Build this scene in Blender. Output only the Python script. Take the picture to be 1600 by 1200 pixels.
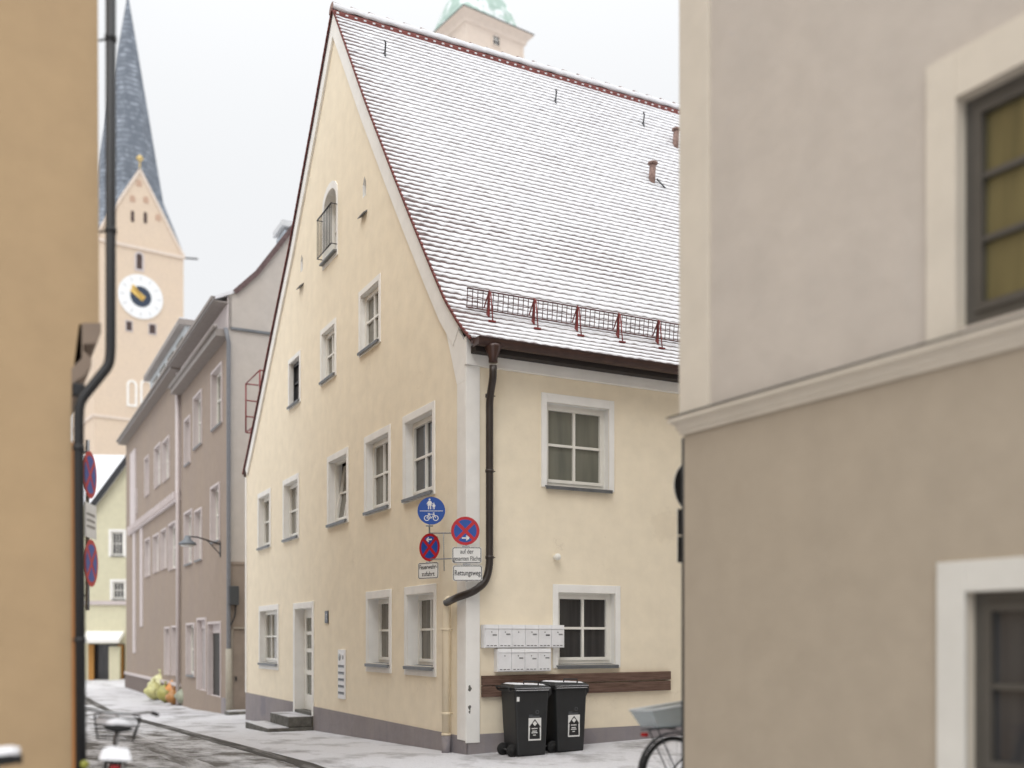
import bpy, bmesh, math, random
from mathutils import Vector, Matrix, noise
from mathutils.geometry import delaunay_2d_cdt
R = math.radians
random.seed(7)
sc = bpy.context.scene
for o in list(bpy.data.objects): bpy.data.objects.remove(o)

# ------------------------------------------------------------------ camera, sky, sun, exposure
CAMZ = 1.6
cam_d = bpy.data.cameras.new("camera"); cam = bpy.data.objects.new("camera", cam_d)
sc.collection.objects.link(cam); sc.camera = cam
cam.location = (0, 0, CAMZ); cam.rotation_euler = (R(90), 0, 0)
cam_d.sensor_fit = 'HORIZONTAL'; cam_d.sensor_width = 36; cam_d.lens = 36
cam_d.shift_y = 0.25
cam_d.clip_start = 0.05; cam_d.clip_end = 3000
cam_d.dof.use_dof = True; cam_d.dof.focus_distance = 15.8; cam_d.dof.aperture_fstop = 0.54

SUN_EL, SUN_AZ = R(48), R(-12)         # the sun stands behind the camera, hidden by cloud
w = bpy.data.worlds.new("World"); sc.world = w; w.use_nodes = True
nt = w.node_tree; nt.nodes.clear()
N = nt.nodes.new; L = nt.links.new
out = N('ShaderNodeOutputWorld'); bg = N('ShaderNodeBackground'); L(bg.outputs[0], out.inputs[0])
sky = N('ShaderNodeTexSky'); sky.sky_type = 'NISHITA'; sky.sun_disc = False
sky.sun_elevation = SUN_EL; sky.sun_rotation = R(180) + SUN_AZ
hs = N('ShaderNodeHueSaturation'); hs.inputs['Saturation'].default_value = 0.25; hs.inputs['Value'].default_value = 1.0
L(sky.outputs[0], hs.inputs['Color'])
# closed cloud cover: brighter towards the zenith, soft uneven patches
geo = N('ShaderNodeTexCoord'); sep = N('ShaderNodeSeparateXYZ'); L(geo.outputs['Generated'], sep.inputs[0])
mr = N('ShaderNodeMapRange'); mr.inputs[1].default_value = 0.0; mr.inputs[2].default_value = 1.0
mr.inputs[3].default_value = 5.92; mr.inputs[4].default_value = 25.0
mp = N('ShaderNodeMath'); mp.operation = 'POWER'; mp.inputs[1].default_value = 4.5
cl = N('ShaderNodeMath'); cl.operation = 'MAXIMUM'; cl.inputs[1].default_value = 0.0
L(sep.outputs[2], cl.inputs[0]); L(cl.outputs[0], mp.inputs[0]); L(mp.outputs[0], mr.inputs[0])
nz = N('ShaderNodeTexNoise'); nz.inputs['Scale'].default_value = 2.2; nz.inputs['Detail'].default_value = 4
L(geo.outputs['Generated'], nz.inputs['Vector'])
nm = N('ShaderNodeMapRange'); nm.inputs[3].default_value = 0.96; nm.inputs[4].default_value = 1.04
L(nz.outputs[0], nm.inputs[0])
mu = N('ShaderNodeMath'); mu.operation = 'MULTIPLY'; L(mr.outputs[0], mu.inputs[0]); L(nm.outputs[0], mu.inputs[1])
cc = N('ShaderNodeVectorMath'); cc.operation = 'SCALE'; cc.inputs[0].default_value = (0.978, 0.99, 1.005)
L(mu.outputs[0], cc.inputs['Scale'])
mx = N('ShaderNodeMix'); mx.data_type = 'RGBA'; mx.inputs[0].default_value = 0.9
L(hs.outputs[0], mx.inputs[6]); L(cc.outputs[0], mx.inputs[7])
L(mx.outputs[2], bg.inputs['Color']); bg.inputs['Strength'].default_value = 0.12

sl = bpy.data.lights.new("sun", 'SUN'); sl.energy = 0.85; sl.angle = R(35); sl.color = (1, 0.965, 0.92)
sun = bpy.data.objects.new("sun", sl); sc.collection.objects.link(sun)
sun.rotation_euler = (R(90) - SUN_EL, 0, SUN_AZ)
sun.location = (0, -10, 30)
sc.view_settings.view_transform = 'Standard'; sc.view_settings.look = 'None'
sc.view_settings.gamma = 1; sc.view_settings.exposure = 0.36
sc.render.resolution_x = 1024; sc.render.resolution_y = 768

# ------------------------------------------------------------------ street frame and photo pixels -> real surfaces
TH = math.atan2(0.4586, 0.8886)        # the street's own axes: x across (right), y along (away)
COL = sc.collection
class Frame:
    def __init__(s, o, th=TH):
        s.o = Vector(o); s.th = th
        s.M = Matrix.Translation(s.o) @ Matrix.Rotation(th, 4, 'Z'); s.I = s.M.inverted()
    def hit(s, axis, val, px, py):
        c = s.I @ Vector((0, 0, CAMZ))
        d = s.I.to_3x3() @ Vector(((px-800)/1600, 1, (1000-py)/1600))
        t = (val - c[axis]) / d[axis]
        return c + d*t
def srgb(r, g, b):
    f = lambda c: (c/255/12.92) if c/255 <= .04045 else ((c/255+.055)/1.055)**2.4
    return (f(r), f(g), f(b))

# ------------------------------------------------------------------ materials
def base_mat(name):
    m = bpy.data.materials.new(name); m.use_nodes = True
    return m, m.node_tree, m.node_tree.nodes['Principled BSDF']
def mat(name, col, rough=.6, metal=0, var=.08, scale=8, bump=.0, bscale=60, spec=.5, emit=None):
    m, t, p = base_mat(name); n = t.nodes.new; l = t.links.new
    tc = n('ShaderNodeTexCoord')
    a = n('ShaderNodeTexNoise'); a.inputs['Scale'].default_value = scale; a.inputs['Detail'].default_value = 6
    l(tc.outputs['Object'], a.inputs['Vector'])
    r = n('ShaderNodeMapRange'); r.inputs[3].default_value = 1-var; r.inputs[4].default_value = 1+var
    r.inputs[1].default_value = .3; r.inputs[2].default_value = .7
    l(a.outputs[0], r.inputs[0])
    s = n('ShaderNodeVectorMath'); s.operation = 'SCALE'; s.inputs[0].default_value = col[:3]
    l(r.outputs[0], s.inputs['Scale']); l(s.outputs[0], p.inputs['Base Color'])
    p.inputs['Roughness'].default_value = rough; p.inputs['Metallic'].default_value = metal
    p.inputs['Specular IOR Level'].default_value = spec
    if bump:
        b = n('ShaderNodeTexNoise'); b.inputs['Scale'].default_value = bscale; b.inputs['Detail'].default_value = 5
        l(tc.outputs['Object'], b.inputs['Vector'])
        bb = n('ShaderNodeBump'); bb.inputs['Strength'].default_value = bump; bb.inputs['Distance'].default_value = .02
        l(b.outputs[0], bb.inputs['Height']); l(bb.outputs[0], p.inputs['Normal'])
    if emit:
        p.inputs['Emission Color'].default_value = (*emit[:3], 1); p.inputs['Emission Strength'].default_value = emit[3]
    return m
def plaster(name, col, stain=(.6, .5, .38), amount=.25, streak=.25, bump=.25, wave=.0, patches=(), grit=0.0):
    """render coat: broad trowel mottling, faint run-off streaks, fine grain"""
    m, t, p = base_mat(name); n = t.nodes.new; l = t.links.new
    tc = n('ShaderNodeTexCoord')
    def ns(scale, detail=5, vec=None, rough=.55):
        a = n('ShaderNodeTexNoise'); a.inputs['Scale'].default_value = scale; a.inputs['Detail'].default_value = detail
        a.inputs['Roughness'].default_value = rough
        l(vec or tc.outputs['Object'], a.inputs['Vector']); return a
    big = ns(.55, 6); mid = ns(3.2, 6)
    mpn = n('ShaderNodeMapping'); mpn.inputs['Scale'].default_value = (5, 5, .35); l(tc.outputs['Object'], mpn.inputs[0])
    st = ns(1.0, 4, mpn.outputs[0])
    r1 = n('ShaderNodeMapRange'); r1.inputs[1].default_value = .35; r1.inputs[2].default_value = .68; r1.inputs[3].default_value = 0; r1.inputs[4].default_value = amount
    l(big.outputs[0], r1.inputs[0])
    r2 = n('ShaderNodeMapRange'); r2.inputs[1].default_value = .52; r2.inputs[2].default_value = .8; r2.inputs[3].default_value = 0; r2.inputs[4].default_value = streak
    l(st.outputs[0], r2.inputs[0])
    ad = n('ShaderNodeMath'); ad.operation = 'ADD'; ad.use_clamp = True; l(r1.outputs[0], ad.inputs[0]); l(r2.outputs[0], ad.inputs[1])
    mx = n('ShaderNodeMix'); mx.data_type = 'RGBA'; mx.inputs[6].default_value = (*col, 1)
    mx.inputs[7].default_value = (col[0]*stain[0]*1.3, col[1]*stain[1]*1.5, col[2]*stain[2]*1.9, 1)
    fac = ad.outputs[0]
    for (c_, rad, st_) in patches:          # single stains of their own shape, each at its place on the wall
        dn = n('ShaderNodeVectorMath'); dn.operation = 'DISTANCE'; dn.inputs[1].default_value = c_; l(tc.outputs['Object'], dn.inputs[0])
        wn = ns(6 if rad < .6 else 2.5, 6, rough=.7)
        sm_ = n('ShaderNodeMath'); sm_.operation = 'MULTIPLY_ADD'; sm_.inputs[1].default_value = rad*2.4; l(wn.outputs[0], sm_.inputs[0]); l(dn.outputs['Value'], sm_.inputs[2])
        rp = n('ShaderNodeMapRange'); rp.inputs[1].default_value = rad*1.9; rp.inputs[2].default_value = rad*2.3; rp.inputs[3].default_value = st_; rp.inputs[4].default_value = 0
        l(sm_.outputs[0], rp.inputs[0])
        mxx = n('ShaderNodeMath'); mxx.operation = 'MAXIMUM'; l(fac, mxx.inputs[0]); l(rp.outputs[0], mxx.inputs[1]); fac = mxx.outputs[0]
    if grit:                                # hairline cracks and small knocks
        wc = ns(2.0, 5); vs_ = n('ShaderNodeVectorMath'); vs_.operation = 'SCALE'; vs_.inputs['Scale'].default_value = .9; l(wc.outputs['Color'], vs_.inputs[0])
        va = n('ShaderNodeVectorMath'); va.operation = 'ADD'; l(tc.outputs['Object'], va.inputs[0]); l(vs_.outputs[0], va.inputs[1])
        vo = n('ShaderNodeTexVoronoi'); vo.feature = 'DISTANCE_TO_EDGE'; vo.inputs['Scale'].default_value = .8; l(va.outputs[0], vo.inputs['Vector'])
        rc_ = n('ShaderNodeMapRange'); rc_.inputs[1].default_value = .0; rc_.inputs[2].default_value = .006; rc_.inputs[3].default_value = 1; rc_.inputs[4].default_value = 0; l(vo.outputs['Distance'], rc_.inputs[0])
        msk = ns(.9, 3); rm = n('ShaderNodeMapRange'); rm.inputs[1].default_value = .56; rm.inputs[2].default_value = .64; rm.inputs[4].default_value = grit; l(msk.outputs[0], rm.inputs[0])
        mu_ = n('ShaderNodeMath'); mu_.operation = 'MULTIPLY'; l(rc_.outputs[0], mu_.inputs[0]); l(rm.outputs[0], mu_.inputs[1])
        mxx = n('ShaderNodeMath'); mxx.operation = 'MAXIMUM'; l(fac, mxx.inputs[0]); l(mu_.outputs[0], mxx.inputs[1]); fac = mxx.outputs[0]
    l(fac, mx.inputs[0])
    r3 = n('ShaderNodeMapRange'); r3.inputs[1].default_value = .3; r3.inputs[2].default_value = .7; r3.inputs[3].default_value = .955; r3.inputs[4].default_value = 1.045
    l(mid.outputs[0], r3.inputs[0])
    s = n('ShaderNodeVectorMath'); s.operation = 'SCALE'; l(mx.outputs[2], s.inputs[0]); l(r3.outputs[0], s.inputs['Scale'])
    l(s.outputs[0], p.inputs['Base Color']); p.inputs['Roughness'].default_value = .92; p.inputs['Specular IOR Level'].default_value = .2
    f = ns(85, 4); g = ns(5, 3)
    sm = n('ShaderNodeMath'); sm.operation = 'MULTIPLY_ADD'; sm.inputs[1].default_value = 2.5 + wave; l(g.outputs[0], sm.inputs[0]); l(f.outputs[0], sm.inputs[2])
    b = n('ShaderNodeBump'); b.inputs['Strength'].default_value = bump; b.inputs['Distance'].default_value = .02
    l(sm.outputs[0], b.inputs['Height']); l(b.outputs[0], p.inputs['Normal'])
    return m
def glass(name, col, col2, rough=.06, wscale=3.0, spec=.6):
    """pane with a curtain or a dark room behind it, flattened into the glass"""
    m, t, p = base_mat(name); n = t.nodes.new; l = t.links.new
    tc = n('ShaderNodeTexCoord'); mpn = n('ShaderNodeMapping'); mpn.inputs['Scale'].default_value = (wscale*3, wscale*3, .5)
    l(tc.outputs['Object'], mpn.inputs[0])
    a = n('ShaderNodeTexNoise'); a.inputs['Scale'].default_value = 1.3; a.inputs['Detail'].default_value = 3; l(mpn.outputs[0], a.inputs['Vector'])
    r = n('ShaderNodeMapRange'); r.inputs[1].default_value = .35; r.inputs[2].default_value = .65; l(a.outputs[0], r.inputs[0])
    mx = n('ShaderNodeMix'); mx.data_type = 'RGBA'; mx.inputs[6].default_value = (*col, 1); mx.inputs[7].default_value = (*col2, 1)
    l(r.outputs[0], mx.inputs[0]); l(mx.outputs[2], p.inputs['Base Color'])
    p.inputs['Roughness'].default_value = rough; p.inputs['Specular IOR Level'].default_value = spec
    g = n('ShaderNodeTexNoise'); g.inputs['Scale'].default_value = 2.2; l(tc.outputs['Object'], g.inputs['Vector'])
    b = n('ShaderNodeBump'); b.inputs['Strength'].default_value = .06; b.inputs['Distance'].default_value = .05
    l(g.outputs[0], b.inputs['Height']); l(b.outputs[0], p.inputs['Normal'])
    return m
def snowmat(name, col, col2, lo, hi, sx, sy, bump=.5, scale=1.0, speck=0.0, rough=.75, tracks=0.0):
    """trodden snow: col where it lies, col2 where the paving shows through"""
    m, t, p = base_mat(name); n = t.nodes.new; l = t.links.new
    tc = n('ShaderNodeTexCoord'); mpn = n('ShaderNodeMapping'); mpn.inputs['Scale'].default_value = (sx, sy, 1)
    l(tc.outputs['Object'], mpn.inputs[0])
    a = n('ShaderNodeTexNoise'); a.inputs['Scale'].default_value = scale; a.inputs['Detail'].default_value = 9; a.inputs['Roughness'].default_value = .62
    l(mpn.outputs[0], a.inputs['Vector'])
    r = n('ShaderNodeMapRange'); r.inputs[1].default_value = lo; r.inputs[2].default_value = hi; l(a.outputs[0], r.inputs[0])
    f = n('ShaderNodeTexNoise'); f.inputs['Scale'].default_value = 26; f.inputs['Detail'].default_value = 6; f.inputs['Roughness'].default_value = .7
    l(tc.outputs['Object'], f.inputs['Vector'])
    fr = n('ShaderNodeMapRange'); fr.inputs[1].default_value = .60; fr.inputs[2].default_value = .70; fr.inputs[4].default_value = speck; l(f.outputs[0], fr.inputs[0])
    mxm = n('ShaderNodeMath'); mxm.operation = 'MAXIMUM'; l(r.outputs[0], mxm.inputs[0]); l(fr.outputs[0], mxm.inputs[1])
    v = n('ShaderNodeMapRange'); v.inputs[3].default_value = .88; v.inputs[4].default_value = 1.1
    v.inputs[1].default_value = .3; v.inputs[2].default_value = .7; l(f.outputs[0], v.inputs[0])
    mx = n('ShaderNodeMix'); mx.data_type = 'RGBA'; mx.inputs[6].default_value = (*col, 1); mx.inputs[7].default_value = (*col2, 1)
    l(mxm.outputs[0], mx.inputs[0])
    s = n('ShaderNodeVectorMath'); s.operation = 'SCALE'; l(mx.outputs[2], s.inputs[0]); l(v.outputs[0], s.inputs['Scale'])
    l(s.outputs[0], p.inputs['Base Color']); p.inputs['Roughness'].default_value = rough; p.inputs['Specular IOR Level'].default_value = .3
    vv = n('ShaderNodeTexVoronoi'); vv.inputs['Scale'].default_value = 3.4; vm = n('ShaderNodeMapping'); vm.inputs['Scale'].default_value = (1.7, .8, 1); l(tc.outputs['Object'], vm.inputs[0]); l(vm.outputs[0], vv.inputs['Vector'])
    vr = n('ShaderNodeMapRange'); vr.inputs[1].default_value = .12; vr.inputs[2].default_value = .24; l(vv.outputs['Distance'], vr.inputs[0])
    fa = n('ShaderNodeMath'); fa.operation = 'MULTIPLY_ADD'; fa.inputs[1].default_value = .9; l(vr.outputs[0], fa.inputs[0]); l(f.outputs[0], fa.inputs[2])
    sm = n('ShaderNodeMath'); sm.operation = 'MULTIPLY_ADD'; sm.inputs[1].default_value = -2.0; l(mxm.outputs[0], sm.inputs[0]); l(fa.outputs[0], sm.inputs[2])
    b = n('ShaderNodeBump'); b.inputs['Strength'].default_value = bump; b.inputs['Distance'].default_value = .03
    l(sm.outputs[0], b.inputs['Height']); l(b.outputs[0], p.inputs['Normal'])
    return m

CREAM = plaster("cream render", (.885, .79, .62), amount=.07, streak=.09, bump=.13, grit=.5, patches=(((3.35, 0, 3.37), .28, .30), ((0, 1.9, 2.0), .5, .16), ((0, 6.2, 2.5), .5, .14), ((0, 2.6, 8.6), .9, .14), ((0, 5.3, 3.3), .45, .14)))
CREAMB = plaster("cream pipe paint", (.80, .70, .53), amount=.2, streak=.3, bump=.1)
WHITE = plaster("white trim render", (.88, .865, .825), stain=(.62, .56, .48), amount=.10, streak=.14, bump=.12)
FRAME = mat("white window paint", (.84, .82, .76), .35, var=.03)
PLINTH = plaster("mauve grey plinth", (.33, .298, .295), stain=(.55, .5, .45), amount=.45, streak=.45, bump=.35, patches=(((0, .3, .0), .35, .6), ((-.02, 11.6, .0), .3, .8), ((1.9, -.02, .1), .25, .5)))
CURT = glass("curtained pane", (.12, .113, .092), (.20, .186, .152))
DARKP = glass("dark pane", (.03, .03, .033), (.055, .055, .055), .05)
GREENP = glass("greenish curtained pane", (.13, .137, .115), (.20, .20, .165), .08, 1.2)
YELP = glass("pane with yellow blind", (.085, .072, .032), (.15, .125, .055), .08, 2.2)
SILL = mat("grey sheet sill", (.17, .18, .19), .45, .4, var=.15)
SLATE = mat("dark metal", (.035, .036, .04), .4, .3)
TILE = mat("red clay tile", (.125, .082, .08), .85, var=.35, scale=14, bump=.3)
TILEV = mat("red verge tile", (.165, .045, .038), .85, var=.3, scale=14, bump=.2)
TILED = mat("weathered brown tile", (.27, .18, .155), .9, var=.3, scale=16, bump=.3)
SNOW = mat("roof snow", (.72, .725, .75), .8, var=.06, scale=9, bump=.35, bscale=26, spec=.25)
BROWN = mat("brown coated gutter", (.062, .032, .026), .38, .1, var=.2)
BROWNP = mat("dark brown downpipe", (.045, .035, .03), .4, .2, var=.25, scale=3)
DARK = mat("dark timber", (.035, .028, .025), .8)  # dark brown timber of the board under the eaves
REDM = mat("red coated steel", (.20, .035, .032), .45, .1, var=.3)
GUARD = mat("brown red snow guard steel", (.09, .034, .031), .5, .2, var=.3)
WOOD = None
BIN = mat("black bin plastic", (.016, .017, .018), .5, var=.2, scale=5, bump=.06, bscale=220)
RUBBER = mat("black rubber", (.012, .012, .012), .8)
ZINC = mat("zinc sheet", (.36, .40, .44), .45, .5, var=.12)
STONE = mat("grey step stone", (.13, .125, .11), .9, var=.35, scale=9, bump=.4)
MBOX = mat("white mailbox enamel", (.80, .80, .81), .35, var=.05)
BLACK = mat("black paint", (.012, .012, .013), .5)
SIGNW = mat("sign white", (.78, .78, .76), .35, var=.05)
SIGNR = mat("sign red", (.50, .012, .022), .35, var=.05)
SIGNB = mat("sign blue", (.012, .075, .36), .35, var=.05)
SIGNK = mat("sign black", (.02, .02, .02), .5)
STEEL = mat("galvanised steel", (.34, .35, .36), .4, .7, var=.15)
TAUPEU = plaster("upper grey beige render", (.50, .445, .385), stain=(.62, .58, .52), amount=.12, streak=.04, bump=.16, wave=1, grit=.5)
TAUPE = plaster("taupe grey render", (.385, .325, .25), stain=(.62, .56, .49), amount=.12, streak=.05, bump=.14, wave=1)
TAUPEL = plaster("cream grey trim", (.60, .54, .45), stain=(.65, .58, .5), amount=.1, streak=.1, bump=.1)
TAN = plaster("ochre tan render", (.455, .325, .19), stain=(.62, .54, .46), amount=.3, streak=.1, bump=.12, wave=0)
CORBEL = plaster("brown moulding", (.27, .21, .165), amount=.2, bump=.1)
GREYP = mat("dark brown grey window paint", (.075, .068, .058), .4)
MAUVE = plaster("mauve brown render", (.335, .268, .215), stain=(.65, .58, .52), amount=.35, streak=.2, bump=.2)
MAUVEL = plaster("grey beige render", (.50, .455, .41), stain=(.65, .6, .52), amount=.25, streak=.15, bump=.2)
LILAC = plaster("pale lilac trim", (.60, .54, .53), amount=.15, streak=.1, bump=.08)
PEACH = plaster("peach church render", (.67, .545, .42), stain=(.66, .58, .5), amount=.22, streak=.12, bump=.1)
PEACH2 = plaster("pale pink beige render", (.70, .60, .51), stain=(.66, .58, .5), amount=.12, streak=.1, bump=.1)
PALEG = plaster("pale green render", (.66, .63, .46), amount=.12, bump=.1)
SPIRE = None
EAVE = mat('brown grey eaves', (.27, .24, .22), .7)
COPPER = None

def _spire():
    m, t, p = base_mat("slate with frost"); n = t.nodes.new; l = t.links.new
    tc = n('ShaderNodeTexCoord'); a = n('ShaderNodeTexNoise'); a.inputs['Scale'].default_value = 1.1; a.inputs['Detail'].default_value = 8; a.inputs['Roughness'].default_value = .75
    l(tc.outputs['Object'], a.inputs['Vector'])
    r = n('ShaderNodeMapRange'); r.inputs[1].default_value = .46; r.inputs[2].default_value = .66; l(a.outputs[0], r.inputs[0])
    b = n('ShaderNodeTexWave'); b.wave_type = 'BANDS'; b.bands_direction = 'Z'; b.inputs['Scale'].default_value = .55; b.inputs['Distortion'].default_value = 2.5; b.inputs['Detail'].default_value = 2
    l(tc.outputs['Object'], b.inputs['Vector'])
    mm = n('ShaderNodeMath'); mm.operation = 'MULTIPLY'; l(r.outputs[0], mm.inputs[0]); l(b.outputs[0], mm.inputs[1])
    mx = n('ShaderNodeMix'); mx.data_type = 'RGBA'; mx.inputs[6].default_value = (.115, .135, .165, 1); mx.inputs[7].default_value = (.40, .44, .50, 1)
    l(mm.outputs[0], mx.inputs[0]); l(mx.outputs[2], p.inputs['Base Color']); p.inputs['Roughness'].default_value = .65
    return m
SPIRE = _spire()
def _copper():
    m, t, p = base_mat("green copper with snow"); n = t.nodes.new; l = t.links.new
    tc = n('ShaderNodeTexCoord'); a = n('ShaderNodeTexNoise'); a.inputs['Scale'].default_value = 1.0; a.inputs['Detail'].default_value = 5
    l(tc.outputs['Object'], a.inputs['Vector'])
    r = n('ShaderNodeMapRange'); r.inputs[1].default_value = .50; r.inputs[2].default_value = .58; l(a.outputs[0], r.inputs[0])
    mx = n('ShaderNodeMix'); mx.data_type = 'RGBA'; mx.inputs[6].default_value = (.36, .48, .42, 1); mx.inputs[7].default_value = (.74, .78, .78, 1)
    l(r.outputs[0], mx.inputs[0]); l(mx.outputs[2], p.inputs['Base Color']); p.inputs['Roughness'].default_value = .6
    return m
COPPER = _copper()
def _wood():
    m, t, p = base_mat("weathered brown plank"); n = t.nodes.new; l = t.links.new
    tc = n('ShaderNodeTexCoord'); mpn = n('ShaderNodeMapping'); mpn.inputs['Scale'].default_value = (1.2, 1, 22); l(tc.outputs['Object'], mpn.inputs[0])
    a = n('ShaderNodeTexNoise'); a.inputs['Scale'].default_value = 2.2; a.inputs['Detail'].default_value = 8; a.inputs['Roughness'].default_value = .7; l(mpn.outputs[0], a.inputs['Vector'])
    r = n('ShaderNodeMapRange'); r.inputs[1].default_value = .32; r.inputs[2].default_value = .68; l(a.outputs[0], r.inputs[0])
    mx = n('ShaderNodeMix'); mx.data_type = 'RGBA'; mx.inputs[6].default_value = (.05, .023, .014, 1); mx.inputs[7].default_value = (.22, .135, .10, 1)
    l(r.outputs[0], mx.inputs[0]); l(mx.outputs[2], p.inputs['Base Color']); p.inputs['Roughness'].default_value = .8
    b = n('ShaderNodeBump'); b.inputs['Strength'].default_value = .4; l(a.outputs[0], b.inputs['Height']); l(b.outputs[0], p.inputs['Normal'])
    return m
WOOD = _wood()

# ------------------------------------------------------------------ mesh builder
class MB:
    def __init__(s, M=None):
        s.v = []; s.f = []; s.mi = []; s.M = M or (lambda u, d, z: (u, d, z)); s.cur = 0; s.sm = []; s.smooth = False
    def P(s, u, d, z): s.v.append(tuple(s.M(u, d, z))); return len(s.v)-1
    def F(s, *idx): s.f.append(idx); s.mi.append(s.cur); s.sm.append(s.smooth)
    def box(s, u0, u1, d0, d1, z0, z1, shear=0):
        i = [s.P(u, d, z) for u in (u0, u1) for d in (d0, d1) for z in (z0, z1)]
        for q in ((0,1,3,2),(4,6,7,5),(0,4,5,1),(2,3,7,6),(0,2,6,4),(1,5,7,3)): s.F(*[i[k] for k in q])
    def hexa(s, pts):  # 8 points: bottom four, top four
        i = [s.P(*p) for p in pts]
        for q in ((0,1,2,3),(4,7,6,5),(0,4,5,1),(1,5,6,2),(2,6,7,3),(3,7,4,0)): s.F(*[i[k] for k in q])
    def prism(s, poly, d0, d1, cap=True):   # poly of (u,z), extruded over d
        n = len(poly); a = [s.P(u, d0, z) for u, z in poly]; b = [s.P(u, d1, z) for u, z in poly]
        for k in range(n): s.F(a[k], a[(k+1) % n], b[(k+1) % n], b[k])
        if cap: s.F(*a); s.F(*b[::-1])
    def prismx(s, poly, u0, u1):             # poly of (d,z), extruded over u
        n = len(poly); a = [s.P(u0, d, z) for d, z in poly]; b = [s.P(u1, d, z) for d, z in poly]
        for k in range(n): s.F(a[k], a[(k+1) % n], b[(k+1) % n], b[k])
        s.F(*a); s.F(*b[::-1])
    def tube(s, pts, r, n=10, caps=True, rz=None):
        pts = [Vector(s.M(*p)) for p in pts]; rings = []; m = len(pts)
        up = None; osm = s.smooth; s.smooth = True
        for i, p in enumerate(pts):
            t = (pts[min(i+1, m-1)] - pts[max(i-1, 0)]).normalized()
            if up is None:
                up = Vector((0, 0, 1)) if abs(t.z) < .9 else Vector((1, 0, 0))
            sd = t.cross(up).normalized(); up = sd.cross(t).normalized()
            rr = r[i] if isinstance(r, (list, tuple)) else r
            ring = []
            for k in range(n):
                a = 2*math.pi*k/n
                s.v.append(tuple(p + (sd*math.cos(a) + up*math.sin(a))*rr)); ring.append(len(s.v)-1)
            rings.append(ring)
        for i in range(m-1):
            for k in range(n): s.F(rings[i][k], rings[i][(k+1) % n], rings[i+1][(k+1) % n], rings[i+1][k])
        if caps: s.F(*rings[0][::-1]); s.F(*rings[-1])
        s.smooth = osm
    def lathe(s, c, prof, n=24, axis='z', M=None, smooth=True):  # prof of (r,h)
        osm = s.smooth; s.smooth = smooth; rings = []
        for r, h in prof:
            ring = []
            for k in range(n):
                a = 2*math.pi*k/n; x, y = r*math.cos(a), r*math.sin(a)
                q = {'z': (x, y, h), 'y': (x, h, y), 'x': (h, x, y)}[axis]
                ring.append(s.P(c[0]+q[0], c[1]+q[1], c[2]+q[2]))
            rings.append(ring)
        for i in range(len(prof)-1):
            for k in range(n): s.F(rings[i][k], rings[i][(k+1) % n], rings[i+1][(k+1) % n], rings[i+1][k])
        s.F(*rings[0][::-1]); s.F(*rings[-1]); s.smooth = osm
    def build(s, name, mats, parent=None, bevel=0, fix=True):
        me = bpy.data.meshes.new(name); me.from_pydata(s.v, [], s.f)
        if not isinstance(mats, (list, tuple)): mats = [mats]
        for m in mats: me.materials.append(m)
        me.polygons.foreach_set('material_index', s.mi); me.polygons.foreach_set('use_smooth', s.sm)
        if fix:
            bm = bmesh.new(); bm.from_mesh(me); bmesh.ops.recalc_face_normals(bm, faces=bm.faces)
            if bevel: bmesh.ops.bevel(bm, geom=[e for e in bm.edges if len(e.link_faces) == 2 and e.calc_face_angle(0) > .6], offset=bevel, segments=2, affect='EDGES', profile=.5)
            bm.to_mesh(me); bm.free()
        me.update()
        o = bpy.data.objects.new(name, me); COL.objects.link(o)
        if parent: o.parent = parent
        return o

def thing(name, label, cat, F=None, loc=None, rz=0, group=None):
    o = bpy.data.objects.new(name, None); COL.objects.link(o); o.empty_display_size = .2
    if F is not None: o.matrix_world = F.M if loc is None else F.M @ Matrix.Translation(loc) @ Matrix.Rotation(rz, 4, 'Z')
    elif loc is not None: o.location = loc; o.rotation_euler = (0, 0, rz)
    o['label'] = label; o['category'] = cat
    if group: o['group'] = group
    return o
def struct(o, kind='structure'): o['kind'] = kind; return o
def dup(root, label=None):
    def cp(o, p):
        c = o.copy(); COL.objects.link(c)
        if p: c.parent = p
        for ch in [x for x in bpy.data.objects if x.parent == o and x.name in COL.objects]: cp(ch, c)
        return c
    r = cp(root, None)
    if label: r['label'] = label
    return r
# mappings from (u along the wall, d outwards, z) to local coordinates
GX = lambda u, d, z: (-d, u, z)          # a wall whose outside looks towards -x
GY = lambda u, d, z: (u, -d, z)          # a wall whose outside looks towards -y
def off(M, off):                          # same wall, shifted
    return lambda u, d, z: M(u, d-off, z)

def wall_sheet(mb, outer, holes, recess):
    vs = []; es = []
    for poly in [outer]+holes:
        b = len(vs); vs += [Vector(p) for p in poly]; es += [(b+i, b+(i+1) % len(poly)) for i in range(len(poly))]
    co, ed, fa, *_ = delaunay_2d_cdt(vs, es, [], 0, 1e-6)
    def inside(p, poly):
        c = False; j = len(poly)-1
        for i in range(len(poly)):
            if (poly[i][1] > p[1]) != (poly[j][1] > p[1]) and p[0] < (poly[j][0]-poly[i][0])*(p[1]-poly[i][1])/(poly[j][1]-poly[i][1])+poly[i][0]: c = not c
            j = i
        return c
    ids = [mb.P(c.x, 0, c.y) for c in co]
    for f in fa:
        c = sum((co[i] for i in f), Vector((0, 0)))/len(f)
        if inside(c, outer) and not any(inside(c, h) for h in holes): mb.F(*[ids[i] for i in f])
    mb.cur = 1
    for h in holes:
        a = [mb.P(u, 0, z) for u, z in h]; b = [mb.P(u, -recess, z) for u, z in h]
        for k in range(len(h)): mb.F(a[k], a[(k+1) % len(h)], b[(k+1) % len(h)], b[k])
    mb.cur = 0
def rect(u0, u1, z0, z1): return [(u0, z0), (u1, z0), (u1, z1), (u0, z1)]

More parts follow.
